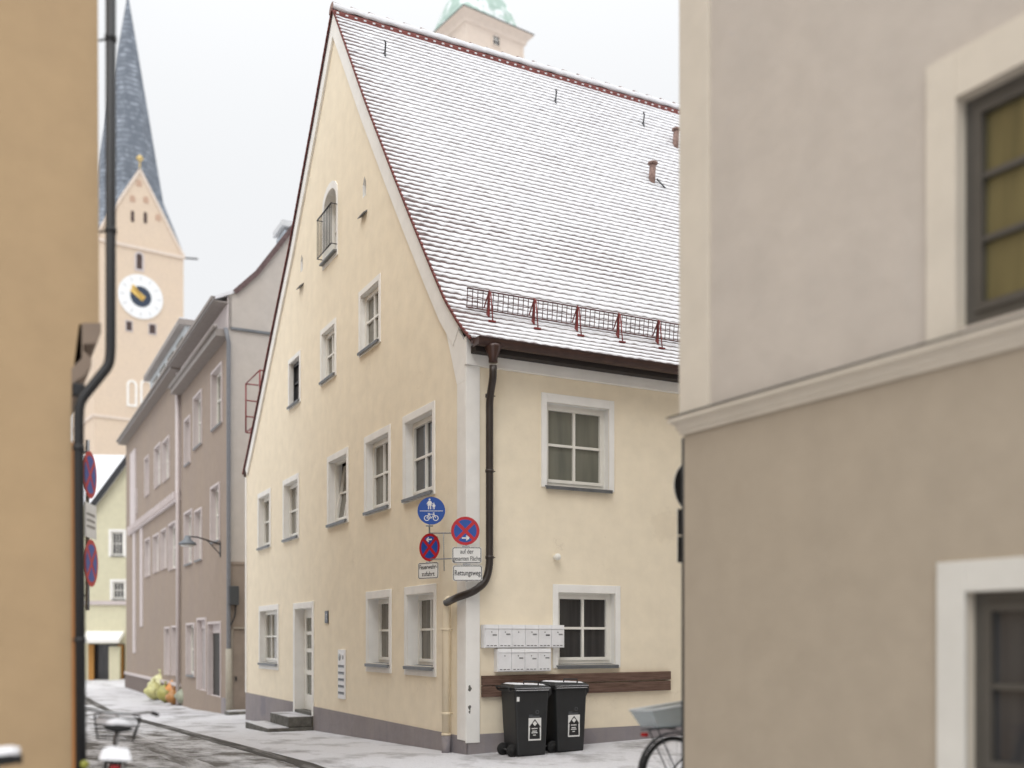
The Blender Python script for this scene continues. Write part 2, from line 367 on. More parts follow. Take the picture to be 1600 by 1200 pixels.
def window(root, M, u0, u1, z0, z1, rec=.2, cols=2, rows=2, pane=None, frame=None, fw=.045, sill=True, sur=.09,
           surmat=None, tilt=0, bar=.022, surd=.022, surbot=.07, label=None, surtop=None, reveal=True, name='window', leafs=0, sillm=None):
    pane = pane or CURT; frame = frame or FRAME; surmat = surmat or WHITE
    m = MB(M)
    d0, d1 = -rec-.06, -rec+.005
    m.box(u0, u0+fw, d0, d1, z0, z1); m.box(u1-fw, u1, d0, d1, z0, z1)
    m.box(u0+fw, u1-fw, d0, d1, z0, z0+fw+.02); m.box(u0+fw, u1-fw, d0, d1, z1-fw, z1)
    # sash, set a little behind the frame
    a, b, c, e = u0+fw-.004, u1-fw+.004, z0+fw+.016, z1-fw+.004
    def T(u, d, z):
        if tilt: return M(u, d+math.sin(tilt)*-(z-c), c+(z-c)*math.cos(tilt))
        return M(u, d, z)
    s = MB(T); sw = .045; q0, q1 = -rec-.045, -rec+.022
    s.box(a, a+sw, q0, q1, c, e); s.box(b-sw, b, q0, q1, c, e); s.box(a+sw, b-sw, q0, q1, c, c+sw); s.box(a+sw, b-sw, q0, q1, e-sw, e)
    for k in range(1, cols):
        x = a+sw+(b-a-2*sw)*k/cols; hw = bar*(1.3 if leafs and k == cols//2 else .8)
        s.box(x-hw, x+hw, q0+.01, q1-.008, c+sw, e-sw)
    xs = [a+sw+(b-a-2*sw)*k/cols for k in range(cols+1)]
    for k in range(1, rows):
        zz = c+sw+(e-c-2*sw)*k/rows
        for j in range(cols):
            l_ = xs[j]+(bar*.8 if j else 0); r_ = xs[j+1]-(bar*.8 if j < cols-1 else 0)
            s.box(l_, r_, q0+.012, q1-.010, zz-bar*.8, zz+bar*.8)
    w_ = m.build(name, frame, root)
    if label: w_['label'] = label
    s.build('window_sash', frame, w_)
    p = MB(T); p.box(a+sw-.01, b-sw+.01, q0+.014, q0+.022, c+sw-.01, e-sw+.01); p.build('pane', pane, w_)
    bk = MB(M); bk.box(u0-.02, u1+.02, -rec-.5, -rec-.49, z0-.02, z1+.02); 
    if tilt: bk.build('interior_curtain', CURT, w_)
    if sur:
        k = MB(M); st = surtop or sur
        k.box(u0-sur, u0-.002, 0, surd, z0-surbot, z1+st); k.box(u1+.002, u1+sur, 0, surd, z0-surbot, z1+st)
        k.box(u0-.002, u1+.002, 0, surd, z1+.002, z1+st); k.box(u0-.002, u1+.002, 0, surd, z0-surbot, z0-.03)
        k.build('window_surround', surmat, w_, bevel=.004)
    if sill:
        k = MB(M); e = .035
        k.hexa([(u0-e, -rec, z0-.012), (u1+e, -rec, z0-.012), (u1+e, .065, z0-.035), (u0-e, .065, z0-.035),
                (u0-e, -rec, z0+.012), (u1+e, -rec, z0+.012), (u1+e, .065, z0-.012), (u0-e, .065, z0-.012)])
        k.box(u0-e+.001, u1+e-.001, .05, .062, z0-.06, z0-.0355)
        k.build('window_sill', sillm or SILL, w_)
    return w_
def splitq(u, v):   # keeps reveal walls out of the sill's way
    return u, v

# ------------------------------------------------------------------ ground
C0 = Vector((-0.622, 14.22, 0))
HF = Frame(C0)
def gz(x, y):        # x across, y along the street, in the street frame
    return -.033*min(max(y, 0), 22.7) + .03*min(max(x, 0), 4) + .012*max(0, min(-4-x, 3))*0
def sheet(name, xs, ys, z, m, kind='structure', edge=None):
    mb = MB(); n = len(ys)
    ids = [[mb.P(x + (edge(i, y) if edge else 0), y, gz(x, y)+z) for y in ys] for i, x in enumerate(xs)]
    for i in range(len(xs)-1):
        for j in range(n-1): mb.F(ids[i][j], ids[i+1][j], ids[i+1][j+1], ids[i][j+1])
    o = mb.build(name, m); o.matrix_world = HF.M; return struct(o, kind)
YS = [-260, -60, -20, -10, -5, 0] + [22.7*k/8 for k in range(1, 9)] + [30, 45, 60, 100, 200, 600]
GROUND = snowmat("trodden snow on paving", (.58, .575, .595), (.18, .17, .16), .54, .76, 1.1, 1.1, .6, 1.0, .75)
ROADM = snowmat("slushy paved lane", (.62, .615, .63), (.13, .12, .108), .42, .60, 1.9, .75, .7, 1.0, .9)
PAVM = snowmat("smooth snow on pavement", (.62, .615, .635), (.20, .19, .185), .50, .72, 1.2, .8, .6, 1.0, .7)
WETM = snowmat("wet gutter stones", (.30, .29, .28), (.055, .05, .045), .30, .52, 6, .5, .6, 1.0, .6)
sheet("ground", [-400, -60, -20, -8, -4, -2, 0, 4, 8, 20, 60, 400], YS, 0, GROUND)
sheet("road", [-6.2, -4.6, -3.2, -2.45], [y for y in YS if y < 130], .004, ROADM, edge=lambda i, y: 0)
ge = [-6 + .5*k for k in range(0, 12)] + [22.7*k/40 for k in range(0, 41)] + [24+2*k for k in range(12)]
TRK = snowmat("wheel worn slush", (.56, .55, .555), (.16, .15, .14), .40, .60, 3.5, .6, .8, 1.0, .9)
for k_, xx in enumerate((-3.55, -4.95)):
    te = [-6+.5*k for k in range(12)] + [22.7*k/40 for k in range(41)] + [25+3*k for k in range(20)]
    sheet("wheel_track", [xx-.17, xx, xx+.17], te, .008, TRK, edge=lambda i, y: .07*noise.noise(Vector((y*.7, i*5.+k_*9, 3)))+.12*math.sin(y*.13+k_*.3))
sheet("drain_channel", [-2.45, -2.17], ge, .006, WETM, edge=lambda i, y: .05*noise.noise(Vector((y*.9, i*5., 0))))
sheet("pavement", [-2.18, -1.2, -.3, 0.0, .8, 2, 4, 8], [-5, 0] + [22.7*k/8 for k in range(1, 9)] + [30, 45, 60], .009, PAVM)

# ------------------------------------------------------------------ the cream gabled house
house = thing('gabled_house', 'cream gabled house with snowy tiled roof on the street corner', 'house', HF)
GABLE_R = [(-.12, 5.79), (.15, 6.03), (.62, 6.49), (1.13, 7.12), (1.95, 8.16), (2.78, 9.24), (4.09, 10.98), (5.2, 12.55), (5.97, 13.63)]
GABLE_L = [(5.97, 13.63), (7.3, 12.10), (9.1, 10.12), (10.3, 8.98), (11.45, 7.85), (12.5, 6.82), (13.40, 5.98)]
ZG0 = -1.5
# openings on the gable wall: (u0,u1,z0,z1)
F1 = [(1.21, 2.33), (3.08, 4.20), (5.28, 6.38), (8.59, 9.71), (11.0, 12.07)]
op1 = [(a, b, 3.84, 5.04) for a, b in F1]
op2 = [(3.55, 4.50, 6.71, 7.70), (6.0, 6.84, 6.71, 7.64), (8.46, 9.26, 6.71, 7.64)]
opg = [(1.17, 2.26, 1.20, 2.31), (3.04, 4.10, 1.20, 2.31), (10.28, 11.95, 1.06, 2.29)]
door = (7.52, 8.80, .11, 2.26)
arch = [(5.90, 9.02), (6.70, 9.02)]
def archpoly(u0, u1, z0, zs, zt, n=8):
    c = (u0+u1)/2; r = (u1-u0)/2
    return [(u0, z0), (u1, z0)] + [(c+r*math.cos(math.pi*k/n), zs+(zt-zs)*math.sin(math.pi*k/n)) for k in range(n+1)]
AR = archpoly(5.90, 6.70, 9.02, 10.02, 10.3)
def niche(c, z0, z1): return [(c-.09, z0), (c+.09, z0), (c+.09, z1-.12), (c, z1), (c-.09, z1-.12)]
NI = [niche(4.32, 9.42, 9.78), niche(8.32, 9.38, 9.74)]
holes = [rect(*o) for o in op1+op2+opg+[door]] + [AR] + NI
wl = MB(GX)
dz = -.055   # wall stops just under the tiles
outer = [(0, ZG0), (13.44, ZG0), (13.44, 5.9)] + [(u, z+dz) for u, z in GABLE_L[::-1][1:-1]] + [(5.97, 13.56)] + [(u, z+dz) for u, z in GABLE_R[::-1][1:-1] if u > .3] + [(0, 5.72)]
wall_sheet(wl, outer, holes, .26)
r1 = (1.26, 2.32, 3.84, 5.04); r2 = (1.45, 2.43, 1.24, 2.29)
LEN = 16
wl.M = GY
wall_sheet(wl, rect(0, LEN, ZG0, 5.72), [rect(*r1), rect(*r2)], .26)
wl.M = lambda u, d, z: (u, d, z)
# rear and far walls
wl.F(wl.P(0, 13.44, ZG0), wl.P(LEN, 13.44, ZG0), wl.P(LEN, 13.44, 5.9), wl.P(0, 13.44, 5.9))
gp = [(0, ZG0), (13.44, ZG0), (13.44, 5.9), (6.05, 13.6), (0, 5.72)]
wl.F(*[wl.P(LEN, y, z) for y, z in gp])
wall = wl.build('wall', [CREAM, WHITE], house, fix=False)
# plinth: proud by 2 cm, broken at the door
pl = MB(GX); PD = .022
pts = [(0.0, .25), (7.40, .27)]
pl.box(-PD, 7.40, 0.0005, PD, ZG0, .25); pl.box(8.92, 13.44, .0005, PD, ZG0, .26)
pl.M = GY; pl.hexa([(-PD+.001, .0005, ZG0), (LEN, .0005, ZG0), (LEN, PD, ZG0), (-PD+.001, PD, ZG0),
                    (-PD+.001, .0005, .285), (LEN, .0005, .37), (LEN, PD, .37), (-PD+.001, PD, .285)])
pl.build('plinth', PLINTH, house)
# corner pilasters, rake band, cornice band
tr = MB(GX); T = .035
tr.box(0, .27, .0005, T, .20, 5.199)
tr.M = GY; tr.box(-T, .178, .0005, T+.002, .17, 5.41); tr.box(-T-.012, LEN, .001, .075, 5.41, 5.80)
tr.build('corner_pilaster', WHITE, house, bevel=.006)
rk = MB(GX)
def band(mb, prof, w0, w1, d0, d1):
    """strip following the rake, between normal offsets w0 and w1 under it"""
    pr = [Vector(p) for p in prof]; A = []; B = []
    for i, p in enumerate(pr):
        t = (pr[min(i+1, len(pr)-1)]-pr[max(i-1, 0)]).normalized(); n_ = Vector((t.y, -t.x))
        if n_.y > 0: n_ = -n_
        A.append(p+n_*w0); B.append(p+n_*w1)
    for i in range(len(pr)-1):
        mb.hexa([(A[i].x, d0, A[i].y), (A[i+1].x, d0, A[i+1].y), (B[i+1].x, d0, B[i+1].y), (B[i].x, d0, B[i].y),
                 (A[i].x, d1, A[i].y), (A[i+1].x, d1, A[i+1].y), (B[i+1].x, d1, B[i+1].y), (B[i].x, d1, B[i].y)])
band(rk, [p for p in GABLE_R if p[0] > 0] , .03, .34, .0005, .045)
band(rk, GABLE_L, .03, .27, .0005, .044)
rk.prism([(0, 5.2), (.27, 5.2), (.63, 6.0), (.50, 6.24), (.1, 5.84), (0, 5.74)], .0006, .0352)
rk.build('verge_band', WHITE, house)
nw = MB(GX); nw.box(13.36, 13.46, .001, .03, .26, 5.75); nw.build('edge_strip', WHITE, house)

# windows on the gable wall
lab = {0: 'dark unlit window nearest the corner', 2: 'window with its sash tilted open'}
for i, (a, b, c, d) in enumerate(op1):
    window(house, GX, a, b, c, d, rec=.125, pane=DARKP if i == 0 else CURT, tilt=R(9) if i == 2 else 0, label=lab.get(i),
           frame=GREYP if False else FRAME, surtop=.12)
for i, (a, b, c, d) in enumerate(op2):
    window(house, GX, a, b, c, d, pane=DARKP if i == 2 else CURT, cols=2 if i < 2 else 1, sur=.085, surtop=.10, rec=.09,
           frame=SLATE if i == 2 else FRAME, label='small dark window' if i == 2 else None)
for i, (a, b, c, d) in enumerate(opg):
    window(house, GX, a, b, c, d, pane=CURT, cols=3 if i == 2 else 2, surtop=.13, surbot=.15, rec=.13 if i == 2 else .19)
window(house, GY, *r1, pane=GREENP, surtop=.13, surbot=.03, rec=.12)
window(house, GY, *r2, pane=DARKP, surtop=.12, surbot=.05, rec=.12, label='dark window by the mailboxes')
# arched french window with its railing
k = MB(GX); fr = archpoly(5.90, 6.70, 9.02, 10.02, 10.3); inn = archpoly(5.96, 6.64, 9.10, 10.0, 10.23)
def ringstrip(mb, a, b, d0, d1):
    n = len(a)
    for i in range(n):
        j = (i+1) % n
        mb.hexa([(a[i][0], d0, a[i][1]), (a[j][0], d0, a[j][1]), (b[j][0], d0, b[j][1]), (b[i][0], d0, b[i][1]),
                 (a[i][0], d1, a[i][1]), (a[j][0], d1, a[j][1]), (b[j][0], d1, b[j][1]), (b[i][0], d1, b[i][1])])
ringstrip(k, fr, inn, -.26, -.19)
k.box(6.28, 6.32, -.25, -.18, 9.10, 10.22); k.box(5.96, 6.28, -.249, -.185, 9.62, 9.66); k.box(6.32, 6.64, -.249, -.185, 9.62, 9.66)
aw = k.build('arched_window', FRAME, house); aw['label'] = 'arched window high in the gable'
k = MB(GX); k.prism(inn, -.235, -.225); k.build('pane', CURT, aw)
k = MB(GX); so = archpoly(5.82, 6.78, 8.90, 10.12, 10.44); si = archpoly(5.898, 6.702, 9.0, 10.022, 10.305)
ringstrip(k, so[:1]+so[1:], si, .0005, .02); k.build('window_surround', WHITE, aw)
k = MB(GX); k.box(5.84, 6.76, -.19, .09, 8.97, 9.0); k.build('window_sill', SILL, aw)
k = MB(GX)
k.tube([(5.84, .13, 9.86), (6.76, .13, 9.86)], .016, 6); k.tube([(5.84, .13, 9.10), (6.76, .13, 9.10)], .013, 6)
for q in range(10):
    u = 5.85+.9*q/9; k.tube([(u, .13, 9.10), (u, .13, 9.86)], .0075, 5)
for u in (5.84, 6.76):
    for z in (9.10, 9.86): k.tube([(u, .13, z), (u, .0, z)], .01, 5)
k.build('railing', SLATE, aw)
# little vent niches with sheet ledges
for c, z0 in ((4.32, 9.42), (8.32, 9.38)):
    k = MB(GX); k.box(c-.11, c+.11, -.259, -.25, z0-.02, z0+.4); v = k.build('vent_niche', WHITE, house)
    k = MB(GX); k.hexa([(c-.15, .0, z0-.31), (c+.15, 0, z0-.31), (c+.15, .08, z0-.36), (c-.15, .08, z0-.36),
                        (c-.15, .0, z0-.28), (c+.15, 0, z0-.28), (c+.15, .08, z0-.345), (c-.15, .08, z0-.345)])
    k.build('ledge', SILL, v)
# door
m = MB(GX); u0, u1, z0, z1 = door
m.box(u0, u0+.09, -.25, -.19, z0, z1); m.box(u1-.09, u1, -.25, -.19, z0, z1); m.box(u0+.09, u1-.09, -.25, -.19, z1-.09, z1)
dr = m.build('door', FRAME, house)
m = MB(GX); a, b = u0+.085, u1-.085
m.box(a, a+.12, -.235, -.175, z0+.01, z1-.085); m.box(b-.12, b, -.235, -.175, z0+.01, z1-.085)
zz = [z0+.01, z0+.33, z0+.75, z0+.85, z0+1.23, z0+1.31, z0+1.60, z0+1.67, z1-.19, z1-.085]
for q in range(0, len(zz), 2): m.box(a+.12, b-.12, -.235, -.178, zz[q], zz[q+1])
m.build('door_leaf', FRAME, dr)
m = MB(GX); m.box(a+.11, b-.11, -.215, -.205, z0+.3, z1-.18); m.build('pane', GREENP, dr)
m = MB(GX); m.box(u0-.12, u0-.002, .0, .024, .05, z1+.13); m.box(u1+.002, u1+.12, 0, .024, .05, z1+.13); m.box(u0-.002, u1+.002, 0, .024, z1+.002, z1+.13)
m.build('door_surround', WHITE, dr, bevel=.004)
m = MB(GX); m.tube([(u0+.15, -.16, 1.1), (u0+.15, -.12, 1.1), (u0+.26, -.12, 1.1)], .011, 6); m.build('handle', STEEL, dr)
m = MB(GX); m.box(u0, u1, -.25, .02, -.1, z0+.003); m.build('threshold', STONE, dr)

# ---- the roof: every course of plain tiles with its own butt edge and the snow that lies on it
def arc(prof, flip=False):
    pr = [Vector(p) for p in prof]; s = [0]
    for i in range(1, len(pr)): s.append(s[-1]+(pr[i]-pr[i-1]).length)
    def at(l):
        l = max(0, min(l, s[-1]))
        for i in range(1, len(s)):
            if l <= s[i] or i == len(s)-1:
                f = (l-s[i-1])/(s[i]-s[i-1]); p = pr[i-1].lerp(pr[i], f); t = (pr[i]-pr[i-1]).normalized()
                n_ = Vector((-t.y, t.x)); return p, (n_ if n_.y > 0 else -n_)
    return at, s[-1]
def courses(prof, x0, x1, rows, step, name, parent, melt=True):
    at, S = arc(prof); mb = MB(); h = S/rows; n = int((x1-x0)/step)
    for i in range(rows):
        l0 = i*h; rs = random.random()*50; 
        dl = [None]*(n+1); cols = []
        for j in range(n+1):
            x = x0+(x1-x0)*j/n
            ph = ((x/.18) + .5*(i % 2)) % 1.0
            scal = .014*math.cos(2*math.pi*ph)
            jit = .010*noise.noise(Vector((int(x/.18+.5*(i % 2))*7.3, i*3.1, 1)))
            nv = noise.noise(Vector((x*1.6, i*.45, 5))); nv2 = noise.noise(Vector((x*9, i*2.7, 9)))
            snow = .008 + .008*max(0, nv) + .008*nv2 + .016*max(0, noise.noise(Vector((x*.45, i*.11, 11)))+.05)
            edge_ = math.exp(-(x-x0)/.35) if melt else 0
            bare = edge_*(.015+.05*max(0, noise.noise(Vector((i*.6, 3, 2)))+.5))
            # a barer patch low on the left, as meltwater left it
            lowp = math.exp(-((i/rows-.34)/.10)**2)*math.exp(-((x-x0)/2.0)**2)
            snow = max(.004, snow+bare+.035*lowp*(nv2+.6)*.7)
            thick = .014 + .006*nv2 + .008*noise.noise(Vector((x*3, i*1.1, 2)))
            if i == 0: thick += .012; snow *= .3
            ll = l0+scal+jit
            p, n_ = at(max(0, ll)); q, m_ = at(ll+snow); e, e_ = at(l0+h*1.02+.012)
            def W(v): return mb.P(x, v.x, v.y)
            A = W(p-n_*.004); B = W(p+n_*.017); Cc = W(q+m_*.017); D = W(q+(m_)*(.017+thick*.55)); D2 = W(at(ll+snow+.012)[0]+m_*(.017+thick)); E = W(e+e_*.012)
            cols.append((A, B, Cc, D, D2, E))
        for j in range(n):
            a, b = cols[j], cols[j+1]
            mb.smooth = False
            mb.cur = 0; mb.F(a[0], b[0], b[1], a[1]); mb.F(a[1], b[1], b[2], a[2])
            mb.smooth = True
            mb.cur = 1; mb.F(a[2], b[2], b[3], a[3]); mb.F(a[3], b[3], b[4], a[4]); mb.F(a[4], b[4], b[5], a[5])
        # closed side at the verge
        c = cols[0]; mb.cur = 0; mb.smooth = False; mb.F(c[0], c[1], c[2], c[5])
    return mb.build(name, [TILE, SNOW], parent, fix=False)
roof = MB(); 
prR = [(-.25, 5.71)]+GABLE_R[1:]; prL = [(13.55, 5.84)]+GABLE_L[::-1]
# solid roof body under the tiles
body = [(y, z-.02) for y, z in prR] + [(y, z-.02) for y, z in prL[:-1][::-1]] 
under = [(y, z-.06) for y, z in prR] + [(y, z-.06) for y, z in prL[:-1][::-1]]
n = len(body)
for x0, x1 in ((-.05, LEN+.1),):
    A = [roof.P(x0, y, z) for y, z in body]; A2 = [roof.P(x1, y, z) for y, z in body]
    B = [roof.P(x0, y, z) for y, z in under]; B2 = [roof.P(x1, y, z) for y, z in under]
    for i in range(n-1):
        roof.F(A[i], A[i+1], A2[i+1], A2[i]); roof.F(B[i], B2[i], B2[i+1], B[i+1]); roof.F(A[i], B[i], B[i+1], A[i+1]); roof.F(A2[i], A2[i+1], B2[i+1], B2[i])
    roof.F(A[0], A2[0], B2[0], B[0]); roof.F(A[-1], B[-1], B2[-1], A2[-1])
roof = roof.build('roof', TILE, house)
courses(prR, -.07, LEN+.1, 75, .046, 'tile_courses', roof)
courses(prL, -.07, LEN+.1, 75, .4, 'tile_courses', roof, melt=False)
# ridge tiles, snow along them, toothed mortar line
rd = MB(); k = -.085; ry, rz_ = 5.97, 13.59
i = 0
while k < LEN:
    l_ = .36; pr = []
    for xx, rr in ((k, .155), (k+l_+.03, .128)):
        pr.append([rd.P(xx, ry+rr*math.cos(a)*1.05, rz_-.02+rr*math.sin(a)*.95+(.012 if xx == k else 0)) for a in [math.pi*q/8 for q in range(9)]])
    rd.smooth = True
    for q in range(8): rd.F(pr[0][q], pr[0][q+1], pr[1][q+1], pr[1][q])
    rd.smooth = False; rd.F(*pr[0])
    k += l_; i += 1
rd.build('ridge_tiles', TILED, roof, fix=False)
sn = MB(); sn.smooth = True; ring = []
nseg = 300
for j in range(nseg+1):
    x = -.10+(LEN+.1)*j/nseg; nn = noise.noise(Vector((x*4, 0, 0)))
    saw = ((x+.12) % .36)/.36
    t = .024+.010*nn
    rr = .150-.02*saw+t
    ring.append([sn.P(x, ry+(rr if q not in (0, 6) else rr-t-.004)*math.cos(a)*1.05, rz_-.02+(rr if q not in (0, 6) else rr-t-.004)*math.sin(a)*.95) for q, a in enumerate([R(143+nn*6) + (R(196+nn*3)-R(143))*q/6 for q in range(7)])])
for j in range(nseg):
    for q in range(6): sn.F(ring[j][q], ring[j][q+1], ring[j+1][q+1], ring[j+1][q])
sn.build('ridge_snow', SNOW, roof, fix=False)
mo = MB(); mo.hexa([(-.1, ry-.205, rz_-.235), (LEN, ry-.205, rz_-.235), (LEN, ry-.14, rz_-.15), (-.1, ry-.14, rz_-.15),
                    (-.1, ry-.195, rz_-.135), (LEN, ry-.195, rz_-.135), (LEN, ry-.13, rz_-.06), (-.1, ry-.13, rz_-.06)])
mo.cur = 1; x = -.05
while x < LEN:
    mo.box(x, x+.05, ry-.206, ry-.16, rz_-.165, rz_-.14); x += .18
mo.build('ridge_mortar', [TILEV, SNOW], roof)
# verge tiles: red edge that follows the rake
for prf in (prR, prL):
    vg = MB(GX); at, S = arc(prf); q = 0; hh = S/75
    for i in range(75):
        p, n_ = at(i*hh-.01); e, e_ = at((i+1)*hh+.03)
        a = p+n_*.030; b = p-n_*.008; c = e-e_*.008; d = e+e_*.016
        vg.hexa([(a.x, .058, a.y), (b.x, .058, b.y), (c.x, .058, c.y), (d.x, .058, d.y), (a.x, .086, a.y), (b.x, .086, b.y), (c.x, .086, c.y), (d.x, .086, d.y)])
    vg.build('verge_tiles', TILEV, roof)
# gutter
gt = MB(); gy, gzv, gr = -.335, 5.70, .095
pf = [(gy+gr*math.cos(a), gzv+gr*math.sin(a)) for a in [math.pi+math.pi*q/8 for q in range(9)]]
pf2 = [(gy+(gr-.008)*math.cos(a), gzv+(gr-.008)*math.sin(a)) for a in [2*math.pi-math.pi*q/8 for q in range(9)]]
gt.prismx([(pf[0][0]-.012, gzv+.012), (pf[0][0], gzv-.004)]+pf[1:]+pf2[:-1]+[(pf[0][0]+.008, gzv+.012)], -.02, LEN)
gt.box(-.028, -.018, gy-gr, gy+gr, gzv-gr, gzv+.012)
gutter = gt.build('gutter', BROWN, house, fix=True)
gt = MB(); gt.box(.02, LEN, -.24, -.08, 5.56, 5.66); gt.build('eaves_board', DARK, gutter)
gt = MB(); 
for q in range(20): gt.box(.35+.8*q, .375+.8*q, gy-gr-.01, gy+gr, gzv+.004, gzv+.016)
gt.build('gutter_bracket', BROWN, gutter)
# downpipe
dp = MB(); X = .235
dq = MB(); dq.lathe((X, gy, 0), [(.062, 5.40), (.062, 5.46), (.115, 5.60), (.115, 5.64)], 14)
def smoothp(pts, k=6):
    out_ = []
    P_ = [Vector(p) for p in pts]
    out_.append(P_[0])
    for i in range(1, len(P_)-1):
        a, b, c = P_[i-1], P_[i], P_[i+1]; r_ = min(.12, (a-b).length*.45, (c-b).length*.45)
        s_ = b+(a-b).normalized()*r_; e_ = b+(c-b).normalized()*r_
        for q in range(k+1):
            t = q/k; out_.append((s_*(1-t)+b*t)*(1-t)+(b*(1-t)+e_*t)*t)
    out_.append(P_[-1]); return [tuple(p) for p in out_]
dp.tube(smoothp([(X, gy, 5.36), (X, gy, 5.2), (.287, -.12, 4.95), (.287, -.12, 2.62), (.22, -.13, 2.40), (.02, -.15, 2.26), (-.12, .02, 2.20), (-.13, .42, 2.13)]), .053, 14)
pipe = dp.build('downpipe', BROWNP, house); dq.build('outlet_funnel', BROWN, gutter)
dp = MB()
for z in (5.0, 3.95, 2.75): dp.lathe((.287, -.12, z), [(.06, -.02), (.06, .02)], 14); dp.box(.337, .37, -.13, -.11, z-.006, z+.006)
for z in (5.0, 3.95, 2.75): dp.tube([(.287, -.12, z), (.287, 0, z)], .008, 6)
dp.build('pipe_clamp', BROWNP, pipe)
dp = MB(); dp.tube(smoothp([(-.115, .36, 2.17), (-.10, .47, 2.12), (-.10, .50, 1.9), (-.10, .50, .22)]), [.062]*16, 14)
dp.tube([(-.10, .50, .27), (-.10, .50, .24)], .070, 14)
for z in (1.75, .55): dp.tube([(-.10, .50, z+.02), (-.10, .50, z-.02)], .068, 14); dp.tube([(-.10, .50, z), (0, .50, z)], .009, 6)
pp = dp.build('standpipe', CREAMB, pipe); pp['label'] = 'cream painted lower pipe'
dp = MB(); dp.tube([(-.10, .50, .238), (-.10, .50, -.1)], .066, 14); dp.build('standpipe_foot', PLINTH, pipe)

# snow guard on the roof
def onroof(y, up=0):
    at, S = arc(prR)
    for i in range(1, len(prR)):
        if y <= prR[i][0]:
            f = (y-prR[i-1][0])/(prR[i][0]-prR[i-1][0]); return prR[i-1][1]+f*(prR[i][1]-prR[i-1][1])+up
sg = MB(); yb = .46; z0 = onroof(yb)+.02; lean = -.03
zt = z0+.26
def GP(x, f): return (x, yb-.1+lean*f, z0+(zt-z0)*f)
for f, r_ in ((0, .011), (.5, .006), (1, .012)): sg.tube([GP(.15, f), GP(LEN-.2, f)], r_, 5)
x = .16
while x < LEN-.2: sg.tube([GP(x, 0), GP(x, 1)], .0065, 4, caps=False); x += .082
guard = sg.build('snow_guard', GUARD, house)
x = .50; 
while x < LEN-.3:
    b = MB(); b.tube([(x, yb-.10+lean, zt+.02), (x, yb-.11, z0-.03), ], .013, 6)
    b.hexa([(x-.012, yb-.125, z0-.10), (x+.012, yb-.125, z0-.10), (x+.012, yb-.06, z0-.05), (x-.012, yb-.06, z0-.05), (x-.012, yb-.11+lean, zt), (x+.012, yb-.11+lean, zt), (x+.012, yb-.09+lean, zt), (x-.012, yb-.09+lean, zt)])
    b.tube([(x, yb-.10+lean, zt+.01), (x-.03, yb-.02, z0+.05)], .010, 6)
    b.tube([(x+.02, yb-.11+lean, zt), (x+.025, yb-.20, onroof(yb-.20)+.03)], .009, 6)
    b.box(x-.05, x+.06, yb-.23, yb-.16, onroof(yb-.20)+.015, onroof(yb-.20)+.04)
    b.build('guard_bracket', REDM, guard); x += .74
# ladder hooks and vent hoods on the slope
def slope_at(px, py):
    # march the photo's ray onto the real roof surface
    c = HF.I @ Vector((0, 0, CAMZ)); d = HF.I.to_3x3() @ Vector(((px-800)/1600, 1, (1000-py)/1600))
    t = 5.0
    while t < 40:
        p = c+d*t
        if p.y > -.2 and p.y < 6 and p.z < onroof(p.y): return p
        t += .01
    return p
for px, py in ((600, 86), (866, 160), (1003, 195)):
    p = slope_at(px, py); b = MB()
    b.tube([(p.x, p.y, p.z+.02), (p.x, p.y-.06, p.z+.03), (p.x, p.y-.09, p.z+.18), (p.x-.03, p.y-.10, p.z+.22)], .016, 6)
    b.tube([(p.x, p.y-.08, p.z-.12), (p.x, p.y-.05, p.z+.04)], .018, 6)
    b.build('roof_hook', SLATE, roof)
for px, py in ((1020, 288), (1057, 233)):
    p = slope_at(px, py); b = MB(); r_ = .065
    b.tube([(p.x, p.y+.05, p.z-.1), (p.x, p.y-.0, p.z+.40)], r_, 12); b.lathe((p.x, p.y, p.z), [(.10, .40), (.10, .43), (.02, .47)], 12)
    v = b.build('vent_pipe', TILED, roof)
    b = MB(); b.tube([(p.x+.06, p.y-.05, p.z+.10), (p.x+.22, p.y-.12, p.z-.08)], .014, 6); b.build('vent_stay', SLATE, v)
# small fittings on the walls
def wallthing(name, label, cat, group=None, loc=(0, 0, 0)): return thing(name, label, cat, HF, loc, 0, group)
k = MB(GX); k.box(6.42, 6.62, .003, .02, 1.93, 2.17)
k.cur = 1; k.box(6.44, 6.60, .02, .0215, 1.945, 2.155); k.cur = 2
k.box(6.51, 6.523, .0215, .023, 2.0, 2.11); k.box(6.485, 6.51, .0215, .023, 2.095, 2.11)
hn = k.build('number_plate', [SLATE, mat("plate navy", (.02, .025, .05), .3), SIGNW]); hn.matrix_world = HF.M
hn['label'] = 'small dark house number plate right of the glazed door'; hn['category'] = 'number plate'
ip = wallthing('intercom_panel', 'tall silver doorbell panel with rows of buttons on cream wall', 'doorbell panel', loc=(0, 5.55, .50))
k = MB(GX); k.box(-.20, .20, .002, .03, 0, .92); k.build('panel_plate', MBOX, ip, bevel=.004)
k = MB(GX); k.lathe((-.10, .03, .78), [(.045, 0), (.045, .004)], 14, 'y'); k.lathe((.09, .03, .78), [(.07, 0), (.07, .004)], 14, 'y'); k.build('speaker_grille', STEEL, ip)
for r_ in range(5):
    k = MB(GX); z = .60-.125*r_
    k.box(-.17, .17, .03, .034, z-.02, z+.035); k.build('button_row', STEEL, ip)
    k = MB(GX)
    for c_ in range(4): k.box(-.16+.085*c_, -.10+.085*c_, .034, .037, z+.0, z+.028)
    k.build('name_tag', SLATE, ip)
k = MB(GX); k.box(.70, .74, .003, .015, 1.72, 1.90); k.cur = 1; k.box(.708, .732, .015, .0165, 1.74, 1.88)
